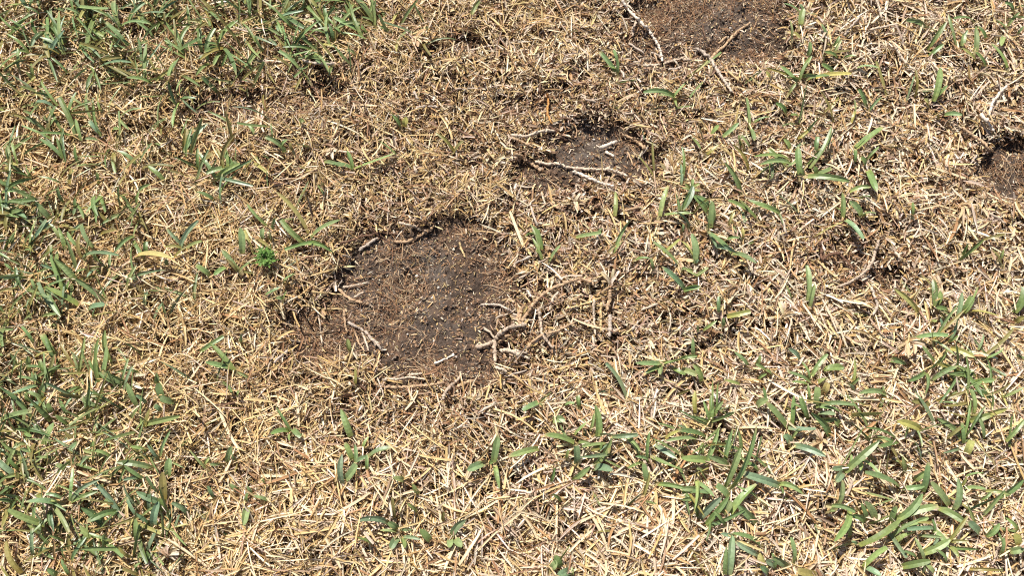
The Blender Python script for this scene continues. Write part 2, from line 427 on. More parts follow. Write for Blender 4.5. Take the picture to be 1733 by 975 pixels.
# thin living leaves too many to count, thickest where the lawn is still green
LIVE = [(170, 60, 260, 110, 1), (470, 40, 210, 80, 1), (40, 400, 170, 420, .8), (110, 820, 220, 200, .8), (270, 300, 200, 200, .25), (1560, 780, 220, 210, .2), (1180, 790, 190, 120, .2), (1330, 200, 200, 160, .12)]
def live_d(x, y, b, d):
    px, py = project(x, y, .012)
    return (1 - b) ** 3 * blobs(LIVE, px, py, x, y, .5, 90) * sstep(.38, .62, noise(x, y, .03, 92))
def living(n):
    x, y = scatter(n, live_d)
    zt = top_z(x, y); L = RNG.uniform(.014, .038, n); W = RNG.uniform(.0012, .0032, n)
    pal = np.array([GREENS[k] for k in 'ggddbolyo'])
    c = pal[RNG.integers(0, len(pal), n)] * RNG.uniform(.75, 1.15, (n, 1))
    return ribbons(np.stack([x, y, zt - .004], 1), RNG.uniform(0, 6.28, n), RNG.uniform(.25, 1.15, n), -RNG.uniform(.1, .9, n), RNG.normal(0, .3, n), L, W, RNG.normal(0, .5, n), RNG.normal(0, .6, n), c * .7 + np.array([.10, .07, .03]), c, 5, .22, blunt=np.where(RNG.random(n) < .4, .8, .2))
lv = link('living_grass', raw_mesh('living_grass', *living(1700)), M_GREEN)
tag(lv, 'thin living green grass leaves growing up through the dead straw', 'grass', kind='stuff')

# each tuft: tile, label, blades 'x0,y0>x1,y1' (base > tip, in tile pixels) with w = wide, W = widest, n = thin and a colour letter
TUFTS = [
('A', 'spreading green tuft with one arching blade at the edge of the dense green grass', '600,120>575,0w 600,120>420,40 610,130>760,120 650,100>730,10w 600,120>590,20 610,130>540,60d'),
('A', 'short dark green tuft between the arching tuft and the biggest tuft of dense green', '775,110>770,30o 800,150>700,80 830,150>760,60d 780,190>690,110'),
('A', 'big loose green tuft of ten blades above the brown hollow in the dense green grass', '930,270>890,140w 930,270>830,200 1050,310>1085,140w 1020,260>1010,140w 1060,320>990,380 935,290>740,205 1100,220>1200,100w 960,130>945,20 900,300>850,380 880,200>840,110 950,250>905,170d'),
('A', 'four bladed tuft with one low flat blade beside the biggest dense green tuft', '735,390>740,220w 740,410>830,395w 790,370>750,290o 770,420>640,390'),
('A', 'long bladed green tuft leaning out over the dark brown hollow', '1260,310>1130,200 1290,210>1220,110 1330,260>1290,180 1250,320>1290,260d 1480,140>1330,0 1480,140>1400,60 1450,250>1440,150 1510,340>1410,255w 1560,400>1510,330d'),
('A', 'bushy bright green tuft of seven crossing blades beside the pale horizontal runner', '1640,90>1540,100 1660,120>1640,20w 1560,180>1660,140 1530,170>1480,130 1720,170>1650,80 1560,210>1510,150d 1580,250>1430,235'),
('A', 'dark green tuft in the corner of the dense green grass', '70,150>0,80w 130,150>40,90 200,190>160,90d 290,180>200,110 20,200>0,240o 140,190>60,130d'),
('A', 'upright olive green tuft with a broad yellowish blade in the straw', '90,340>90,240 170,410>130,360l 170,390>160,320wl 210,450>215,400y 30,340>10,260o'),
('A', 'two long green blades leaning together over bleached straw', '300,270>220,200w 300,270>140,235o'),
('A', 'large dark green tuft with one stout blade standing up from crossed flat blades', '385,670>300,490W 380,680>340,560w 320,670>250,540 360,680>180,670 410,710>380,600 320,800>200,700w 230,660>130,590w 500,710>430,700l 470,640>410,640l'),
('A', 'fine leaved pale green tuft next to the stout bladed dark tuft', '510,560>500,460wl 550,570>610,440n 440,540>360,490l 460,600>440,470 570,660>600,650l 480,560>470,490n'),
('A', 'pair of broad flat green blades lying end to end on golden straw', '690,830>590,760w 830,910>750,840w'),
('A', 'loose green blades trailing beside the bleached white thatch of the brown hollow', '890,530>850,410 920,400>890,460 860,380>905,290 1100,465>1020,385w'),
('A', 'low green tuft with one broad blade and a cut stub on golden straw', '1430,745>1340,690w 1420,740>1450,705 1440,770>1430,740wl 1380,690>1370,620n 1550,740>1490,730 1480,760>1465,720o'),
('A', 'small green tuft forking like a letter V on golden straw', '1190,860>1130,770w 1215,860>1180,810l 1190,800>1200,700n 1240,850>1300,790o'),
('A', 'short green stub beside a pale green chip below the brown hollow', '1290,680>1260,630w 1520,625>1535,600wl'),
('A', 'dense dark green tuft of short blades at the lawn edge', '90,830>60,720 120,880>20,820d 140,890>190,840 350,930>360,850o 400,830>380,740d 160,900>130,830'),
('A', 'single dark green blade lying across golden straw away from any tuft', '1640,815>1733,840w'),
('A', 'three thin green blades scattered in the golden straw', '500,930>490,870 640,880>600,930o 700,970>760,930l'),
('B', 'green tuft on the border of the dense green grass with a broad arching blade', '130,160>60,100w 60,110>0,60 50,110>20,20 70,270>30,250l 170,10>150,60l 20,180>-40,130'),
('B', 'single pale green blade standing in straw apart from the dense green', '660,70>700,0wl'),
('B', 'small yellow green rosette with a rounded yellow leaf', '300,640>260,580 310,620>240,560l 320,640>330,590Wy 290,620>290,570'),
('B', 'green tuft with a long arching blade like a bow', '70,850>270,775w 60,850>30,760w 60,850>-40,825w 280,780>170,700d'),
('B', 'olive green fork of two thin blades in golden straw', '570,760>480,670o 570,770>620,710o'),
('B', 'small three bladed green tuft beside the runner that rims the dark soil patch', '1390,360>1310,260w 1400,320>1380,250 1400,370>1400,300 1400,350>1330,330l'),
('B', 'flat green tuft pointing both ways beside the dark soil patch with crossed runners', '1690,490>1530,465w 1680,490>1740,420w 1690,500>1600,480 1690,505>1700,540l'),
('B', 'thin upright olive tuft at the rim of the grey soil patch', '1590,900>1500,780o 1585,890>1575,720o 1725,910>1725,740'),
('C', 'pale green upright tuft between bleached fans near the dark soil patch', '605,120>620,40Wl 600,60>520,15 620,70>690,75o 560,180>550,100l 620,60>600,20 570,160>600,190o'),
('C', 'large green star shaped tuft with two yellow blades', '590,420>500,330w 600,400>640,310w 600,390>660,280w 600,400>520,390w 610,390>680,380w 640,400>750,380 580,390>430,340o 450,400>430,360wy 680,390>860,370wy 640,280>650,210w 720,310>720,280 545,470>580,420l'),
('C', 'yellow green sprig with two thin arms above the star shaped tuft', '790,290>720,260 770,270>810,200l 820,290>880,280 740,180>710,120 770,230>800,180'),
('C', 'flat green blade lying alone beside the star shaped tuft', '890,340>1000,342 770,360>710,320w'),
('C', 'green tuft with a stout leaning blade and a blade stretched the other way', '1245,250>1340,110W 1255,280>1330,220w 1285,160>1230,130l 1230,130>1140,100wl'),
('C', 'loose green tuft of nine blades between bleached straw and the forked white runner', '1390,230>1350,70 1410,220>1450,150 1420,230>1430,170wl 1490,260>1490,130W 1490,300>1420,240y 1540,330>1490,260 1650,340>1570,220w 1480,105>1380,90 1540,190>1500,130d'),
('C', 'dark green tuft with a broad flat blade at the edge of the bleached lawn', '1650,150>1590,95W 1640,180>1620,230wl 1650,130>1710,60 1680,50>1640,10d 1690,40>1733,30d 1700,170>1733,130 1640,100>1740,85'),
('C', 'upright green blade with a yellow base beside thin olive shoots', '1275,510>1310,340W 1290,490>1345,430 1250,530>1230,500wy 1180,490>1185,350o'),
('C', 'small green fork with a yellow heart in bleached straw', '935,540>900,450w 940,570>1010,490 870,610>875,500l 860,620>880,560y'),
('C', 'two broad blades crossed like scissors on bleached straw', '345,640>330,490W 370,615>460,590 345,640>370,710w 300,740>290,680'),
('C', 'tall thin blue green blades above the biggest bushy tuft', '595,620>635,430w 600,590>555,580w 530,570>480,520w'),
('C', 'biggest bushy green tuft of sixteen blades on the bleached straw', '600,880>590,740W 640,890>850,915W 620,890>600,840 650,850>760,640w 550,750>520,700w 680,760>690,690w 560,830>400,830w 540,800>370,790 530,830>440,750w 680,880>675,840w 690,760>770,710 590,800>540,840 680,880>760,850w 740,760>780,650 590,700>640,660y 440,900>440,800 640,830>700,760d'),
('C', 'green tuft with a pair of long parallel blades next to the biggest bushy tuft', '885,745>1020,640W 880,740>940,680w 880,820>880,755w 930,840>910,790w 940,800>1000,740l'),
('C', 'broad pale green blade hanging down beside a fallen green blade', '945,860>990,970W 850,970>960,945wl'),
('C', 'three broad green blades slanting together beside the grey soil patch', '210,690>290,620w 130,780>190,730wo 150,680>190,630w 345,740>300,680l'),
('C', 'long slanting olive blades with brown bases near the grey soil patch', '300,970>220,820w 340,860>260,730o 320,770>290,690o'),
('C', 'low bright green seedling leaves in the straw', '50,960>20,930l 50,960>90,930l 50,960>60,905l 50,965>0,950l 55,965>95,965l'),
('C', 'flat green blade lying level in straw near olive shoots', '1330,580>1420,580w 1300,590>1280,570o'),
('D', 'crowded green tuft of slanting blades at the edge of the living grass', '330,290>290,170w 260,140>180,50w 300,230>250,160l 400,280>340,200 470,280>410,160w 320,50>290,-30 410,330>405,210o 360,220>410,160 380,90>380,30d'),
('D', 'slanting olive green blades with dry tips on golden straw', '560,170>430,60o 510,210>590,190o 640,50>600,10d 690,110>640,60 690,60>700,0'),
('D', 'tall dark green pair of blades over crossed straw', '320,500>255,330W 380,440>280,340W 500,380>450,400wl 490,350>480,310l 440,390>390,400d 490,390>440,430b'),
('D', 'broad bladed blue green tuft fanning low over the straw', '530,555>380,440W 400,570>230,480W 445,590>540,570Wb 530,530>490,430 640,470>690,370l 470,640>480,590d 340,500>350,450 190,500>160,440w'),
('D', 'pale yellow dry blade lying flat beside a dark green stub', '680,325>870,335Wt 740,310>740,250w 850,370>840,340w 880,330>960,270o'),
('D', 'bushy green tuft hugging the small feathery weed', '1225,310>1215,180W 1205,390>1120,290w 1140,380>1080,420w 1210,400>1270,350 1230,400>1280,410o 1060,420>990,370w 1200,400>1150,340o 1330,240>1330,180w 1365,240>1360,190Wb 1380,190>1390,130'),
('D', 'wide open green tuft with a long yellow green blade beside the big bare hole', '1540,260>1420,140w 1560,210>1400,0wy 1540,260>1440,290 1570,230>1720,140w 1560,260>1690,310w 1600,250>1500,270 1350,170>1250,60d 1490,140>1410,150l'),
('D', 'single oval green blade lying just beyond the feathery weed', '1430,460>1495,410W'),
('D', 'short green sprig between the feathery weed and the crumbly brown litter', '1430,545>1400,540wl 1340,520>1420,480 1430,545>1450,500n'),
('D', 'green tuft with a long slanting blade beside golden standing straw', '1185,905>1060,760w 1180,890>1040,860w 1010,810>1130,730w 1220,760>1220,720l 1260,940>1200,910l'),
('D', 'dark green tuft with thick upright blades at the lawn edge', '280,840>210,720W 290,870>230,720d 170,760>110,680 150,900>140,830wl 250,900>130,880d 240,930>200,850w 260,930>300,880Wd 190,960>160,910w 100,610>105,570l'),
('D', 'broad slanting green blades among pale loose straw', '560,860>530,700wl 640,970>520,910W 800,970>790,920w 490,920>450,850 700,910>580,915'),
('D', 'thin olive green shoots at the outer edge of the living grass', '30,190>45,110o 100,430>0,430d 110,500>80,380d 70,400>20,360 240,330>250,270o 20,650>-20,640l'),
('P', 'small curled green shoot at the rim of the big bare hole', '1165,200>1130,80l 1170,170>1160,100w 1145,130>1110,120 1180,230>1150,190l'),
('P', 'thin green blade standing in the pale litter beside the big bare hole', '320,640>310,590wl 345,790>345,720o'),
('Q', 'upright green blade with a yellow base in brown litter', '825,370>830,190wl'),
('Q', 'flat curved green blade lying in brown litter near the split dry sheath', '540,525>725,490w 700,510>730,460d'),
('Q', 'split pale green blade with a dry torn base', '830,610>950,390wl 815,640>880,560 780,640>830,580t'),
('Q', 'upright olive blade with a dark mark beside the cluster of green blades', '1155,370>1215,150wl'),
('Q', 'tall cluster of blue green blades over crossed straw', '1310,330>1400,150Wb 1300,330>1270,200w 1190,360>1400,350l 1370,450>1280,340wb 1320,480>1330,430b 1500,340>1410,220w 1510,460>1490,340wb 1540,430>1530,250w 1405,350>1520,240y 1310,140>1310,-10b'),
('Q', 'green blades splayed over straw with a yellow edged blade', '1410,720>1390,500Wl 1410,700>1290,540y 1300,740>1110,560w 1180,640>1300,540y 1420,720>1440,690b 1310,770>1350,750l'),
('Q', 'broad drooping blue green blade with pale tip', '1510,480>1570,600wb 1560,590>1733,650Wb'),
('Q', 'long green blade bowed above a small light green shoot', '1340,910>1170,740wb 1340,920>1450,880 1420,810>1510,750l 1110,760>1090,680 980,690>1080,680 1440,810>1350,770l'),
('Q', 'green and dry stemmed tuft among the litter beside the big hole', '290,690>220,530l 290,620>245,460w 345,700>430,580l 240,490>170,515 270,480>205,435l'),
('E', 'wide flat green tuft with a long level blade', '1300,790>1120,790w 1310,790>1462,745W 1290,820>1190,860w 1290,810>1290,870wl 1380,830>1462,870w'),
('H', 'small green fork pointing away from the big bare hole', '1000,95>920,135w 1010,90>1065,45 1020,120>1000,100l'),
('F', 'narrow green blades upright beside a flat one in bleached straw', '10,100>45,0w 140,80>80,20w 150,180>155,50w 0,110>40,105l 160,160>130,120'),
('F', 'two long green blades joined end to end on bleached straw', '255,305>150,210W 260,310>380,360w 310,230>310,180y 230,240>290,230 370,250>340,260l'),
('F', 'upright green pair with a yellow green sprig at its foot', '70,350>55,220W 75,350>10,250l 90,420>120,390l 10,500>100,480w 60,400>20,390l'),
('F', 'long level green blades over an olive shoot in bleached straw', '380,130>240,40w 500,105>340,40w 240,170>270,100y'),
('F', 'broad upright tuft with blades bent at right angles above the brown hollow', '815,130>815,0W 820,90>830,40l 910,115>850,45W 910,120>980,105Wl 900,30>960,25 830,140>920,235Wb 1170,120>1170,50'),
('F', 'pale upright blade beside a darker one in bleached straw', '635,550>635,370Wl 650,580>675,470w 560,540>530,470n'),
('F', 'sprawling yellow green sprig with a short dark shoot', '190,610>190,530d 210,560>205,540l 230,630>350,605wy 210,680>210,640wl 110,700>180,650l 80,710>80,680l'),
('F', 'stout dark green blade above a slanting yellow blade', '1285,580>1275,440Wd 1295,570>1310,500w 1270,500>1210,420o 1350,600>1290,585w 1200,610>1080,490wy 1320,690>1310,640b'),
('F', 'three long blue green blades leaning together beside a flat yellow blade', '1395,640>1420,510wb 1425,610>1470,530W 1420,610>1500,480 1360,740>1400,640Wb 1470,600>1600,625Wy 1260,660>1290,655l'),
('F', 'broad green and yellow blades crossed like an X', '1345,790>1250,900Wl 1360,790>1480,835Wy 1180,740>1350,725w 1350,760>1400,725l 1280,860>1220,780'),
('F', 'slanting pair of long thin green blades in grey straw', '1530,830>1680,690o 1500,800>1530,720b 1540,840>1630,795'),
('F', 'dark green blade at the lawn edge above an olive blade', '1685,610>1733,480Wd 1690,660>1733,630wo'),
('F', 'long bowed thin blade arching over bleached straw', '1405,345>1530,240w 1530,240>1640,210o 1420,320>1450,260 1610,340>1630,290l 1620,360>1570,290o'),
('F', 'large bushy tuft with a broad flat blade in bleached straw', '650,950>610,860w 660,930>740,820w 720,900>825,890W 870,960>875,840l 640,970>560,960 690,960>740,940Wl 600,850>540,790wb 650,960>540,910 860,974>900,940'),
('F', 'scattered short green blades on pale straw', '340,880>270,810w 380,870>400,830l 430,900>380,870 460,930>430,900 100,960>60,870w 0,900>80,925Wl 0,840>80,830 60,830>60,740w 300,974>220,950l 390,950>430,920l'),
('F', 'single flat green blade beside the brown scar', '1060,850>1140,870W'),
('F', 'loose green tuft of crossing blades below the yellow and green X', '1270,950>1400,880w 1490,930>1400,880 1480,960>1590,950w 1410,940>1410,880l 1310,910>1350,870'),
('G', 'biggest dark green tuft at the lawn edge with wide fanned blades', '260,190>120,50Wd 240,160>180,60w 130,130>0,20w 210,70>240,0Wl 170,180>70,80d 0,190>160,140w 270,150>240,100w 220,310>270,200W 190,250>180,180 120,190>20,160d 340,160>300,80 350,210>280,160 160,240>80,230d 150,100>130,50'),
('G', 'dark green blades slanting over golden straw beside the biggest fanned tuft', '825,80>800,0Wd 880,95>810,75Wd 690,110>640,0w 740,100>690,60b 660,70>500,60 530,80>450,60o 815,140>780,110wb 780,190>780,160b'),
('G', 'small tuft with an upright bent blade above the tangled blue green tuft', '800,380>745,310wb 810,370>860,240 850,470>855,380W 775,430>590,400w 560,370>460,340 740,340>660,320'),
('G', 'large tangled blue green tuft with blades pointing every way', '720,480>630,420 700,480>620,490b 830,590>820,450Wo 800,560>740,470Wd 690,620>620,510Wb 830,605>690,550Wb 760,650>760,560b 780,730>800,600Wb 820,650>805,580w 700,680>640,580b 760,720>690,660b 950,660>870,605wb 740,850>790,740Wb 690,800>685,690w 660,760>670,690y'),
('G', 'low green tuft with a long level blade beside a dark gap in the thatch', '620,840>410,840w 570,800>450,760l 760,890>700,870wl 770,900>740,850d 660,880>600,830o 700,970>620,940o 680,940>710,910l'),
('G', 'short mixed green and olive shoots in golden straw', '1150,400>1170,320w 1190,390>1170,340 1110,410>1060,410 1040,430>960,340l 1030,420>1060,370l 1080,580>1050,520b 1340,510>1330,480 1200,540>1160,510w'),
('G', 'green sprig with a yellow blade hanging down', '1270,560>1250,520 1360,590>1280,570W 1250,620>1230,720Wl 1250,600>1250,560'),
('G', 'tripod of broad green blades on pale straw', '1460,240>1370,255w 1470,240>1395,120 1480,230>1520,270w 1470,250>1465,290l 1200,60>1210,40l'),
('G', 'long flat dark blades lying level over the straw at the lawn edge', '530,720>410,630Wd 290,605>130,600Wb 240,720>40,640W 180,740>180,610l 100,580>0,560b 80,520>0,560d 310,580>230,560b 290,540>290,515'),
('G', 'low dark green blades at the foot of the biggest fanned tuft', '60,370>0,330d 110,360>0,290w 190,350>100,330 340,440>280,410wl 100,440>40,380d 30,480>0,450 100,500>90,450o'),
('G', 'olive blade with a dark torn edge and thin green shoots', '110,960>30,800Wo 340,900>310,830d 350,970>310,890 320,800>250,770 290,970>240,940w'),
('G', 'small green cut blades strewn in golden straw', '560,240>510,225wl 470,350>470,290 570,360>560,310 400,300>350,340wb 290,370>285,320'),
('H', 'upright green tuft with a tall blade below the big bare hole', '50,270>0,130W 75,400>70,310 60,390>20,300w 10,510>5,360wb 70,400>130,370wb 140,370>250,325Wb 130,440>130,360 20,490>75,410Wl 110,330>140,270l'),
('H', 'three armed green tuft standing alone on pale straw', '770,400>795,260W 720,405>640,440Wb 780,420>800,530w 750,410>770,400d'),
('H', 'pale green pair of short leaves on straw', '395,560>360,510wl 320,490>265,480Wl'),
('H', 'star of short blue green blades on pale straw', '240,710>100,690wb 280,750>200,745l 290,740>240,705Wd 300,740>360,740b 290,780>250,840Wb 310,780>320,830Wl 310,780>400,790b 160,810>80,780Wd 270,680>260,580o 385,650>340,610l'),
('H', 'broad slanting blade with two yellow leaves at its foot', '560,770>630,690Wb 550,790>550,830Wl 570,790>610,830Wl 455,800>400,740Wd 520,700>520,650o'),
('H', 'tangle of thin green blades with one level broad leaf', '1180,300>1030,260w 1200,300>1260,305 1190,410>1190,320Wb 1140,380>1150,340l 1150,290>1110,210l 1180,260>1240,200 1000,330>850,370W 1060,500>1080,430d 1110,600>1070,560 1070,190>1135,185Wl 1130,110>1180,100 1205,120>1200,60w'),
('H', 'tall blade and long bowed blade ending in an oval leaf', '1300,270>1285,110W 1280,430>1370,440Wb 1280,420>1370,280wl 1170,490>1260,420w 1310,260>1370,260b 1370,270>1500,260wb 1420,260>1520,350 1300,350>1320,310 1260,240>1280,150'),
('H', 'wide tuft of long level blue green blades on pale straw', '1545,500>1530,400w 1550,400>1560,250 1530,400>1450,430 1560,390>1490,370 1570,370>1733,440w 1590,310>1700,380wb 1600,510>1733,530w 1640,280>1710,240y 1510,370>1430,270'),
('H', 'green sprig with broad leaves among bright loose straw', '1100,900>1160,820wl 1060,940>1090,900Wl 1115,930>1080,870Wd 1160,950>1100,970Wb 1170,974>1170,930l'),
('I', 'large green tuft with broad yellow blades lying level', '680,120>690,20W 720,50>740,0Wt 650,90>640,0 560,210>570,60w 620,150>560,100 640,180>600,60w 750,270>660,150W 680,120>880,110w 690,155>780,155wb 700,190>790,180Wl 800,140>700,120 860,160>1020,150Wy 1215,240>1090,190Wy 800,220>780,190Wl'),
('I', 'blade bent at a sharp angle beside a short yellow blade', '540,225>430,95W 540,225>680,230Wb 380,120>440,80Wl 420,100>415,20d 560,280>600,230l'),
('I', 'curled green leaf with a broad blade trailing behind', '550,305>525,260Wb 570,315>730,370Wb'),
('I', 'three leaved green plant with one very long straight blade', '825,450>1000,295W 830,430>760,435wb 820,450>780,500Wb 850,420>860,360l 790,620>815,490wl'),
('I', 'dense green tuft with two tall broad blades side by side', '220,530>300,330W 250,540>380,220W 140,390>0,380W 240,420>140,370w 220,400>260,230w 120,420>190,230w 300,340>290,240 390,440>320,400w 500,520>310,455Wb 300,340>180,320 110,450>80,430l 100,360>110,320l'),
('I', 'green tuft with a rounded pale leaf and a broad blade beside it', '245,660>380,510W 210,660>250,595Wl 240,575>180,515W 90,690>200,580Wb 380,710>290,620W 430,620>360,560 380,570>280,520 220,720>170,650d 100,600>0,590 80,680>60,600 100,545>0,535w'),
('I', 'tall bent green blades with fallen pieces around them', '240,970>260,770Wb 220,970>230,830w 400,815>260,760w 390,870>270,800wb 260,770>200,760b 470,940>460,860 570,910>555,780w'),
('I', 'very broad short green blade hanging below a thin level one', '850,640>775,800W 760,620>880,650w 750,650>780,645l 930,710>850,670w 850,780>850,700l 940,690>910,610Wd 980,690>930,600Wl 890,820>860,800b'),
('I', 'most crowded green tuft of long overlapping blades on pale straw', '1090,690>1220,560W 1220,550>1250,400w 1180,490>1240,450Wl 1120,530>1230,520w 1110,530>930,450W 900,820>1110,690W 1090,740>1250,680Wl 1080,690>1300,620Wl 1060,780>1200,690w 1080,800>1190,750Wl 950,710>1050,670w 1200,770>1320,780l 1210,390>1170,280b 1060,700>1090,620w 1300,630>1440,710W 1280,760>1270,690'),
('I', 'green blades crossing low beside the most crowded tuft', '1220,860>1360,790W 1230,900>1180,780wl 1110,930>1260,900W 1190,880>1130,850d 1340,910>1290,840 1280,960>1230,910wl 1210,970>1230,920l 920,930>1040,830w 930,930>1010,974Wb'),
('I', 'upright blue green blade beside a yellow hearted sprig', '1380,640>1400,480Wb 1355,620>1265,500Wl 1410,520>1440,480y 1430,530>1540,535l 1440,470>1530,455 1540,545>1670,565l'),
('I', 'very long slanting green blade in grey straw', '1440,650>1600,580w 1600,580>1730,490W 1520,590>1570,550 1510,760>1450,700Wb 1540,775>1610,710w 1700,750>1640,680l 1700,820>1690,760Wy'),
('I', 'sprawling green tuft with a yellow rounded leaf at the lawn edge', '1480,150>1465,30w 1580,105>1500,40Wd 1460,190>1560,160Wl 1520,180>1650,130Wy 1290,90>1440,40o 1300,100>1400,100 1260,120>1165,90Wo 1340,280>1420,220o 1440,360>1470,290Wy 1620,70>1733,20l 1530,280>1510,180 1440,150>1450,110l'),
('I', 'level pale green blade at the lawn edge over thin olive stems', '1660,850>1733,835Wl 1620,860>1630,780 1450,940>1620,945o 1610,970>1620,930l'),
('I', 'short broad blue green blades around a yellow one', '400,930>400,860Wy 480,930>430,900Wb 540,930>460,880Wb 680,970>590,950Wo 440,970>400,930wb'),
('I', 'single level green blade above the long bladed tufts', '1040,60>900,50w 870,30>850,0Wb'),
('I', 'thin olive blades slanting through straw beside the crowded tuft', '1130,450>1120,370l 1130,440>1060,320o 1090,370>1000,270t'),
('I', 'upright yellow green blade and darker partner in pale straw', '70,150>70,40wy 150,190>150,60w'),
]
WID = {'n': 3.2, '': 5.4, 'w': 8.0, 'W': 10.6}

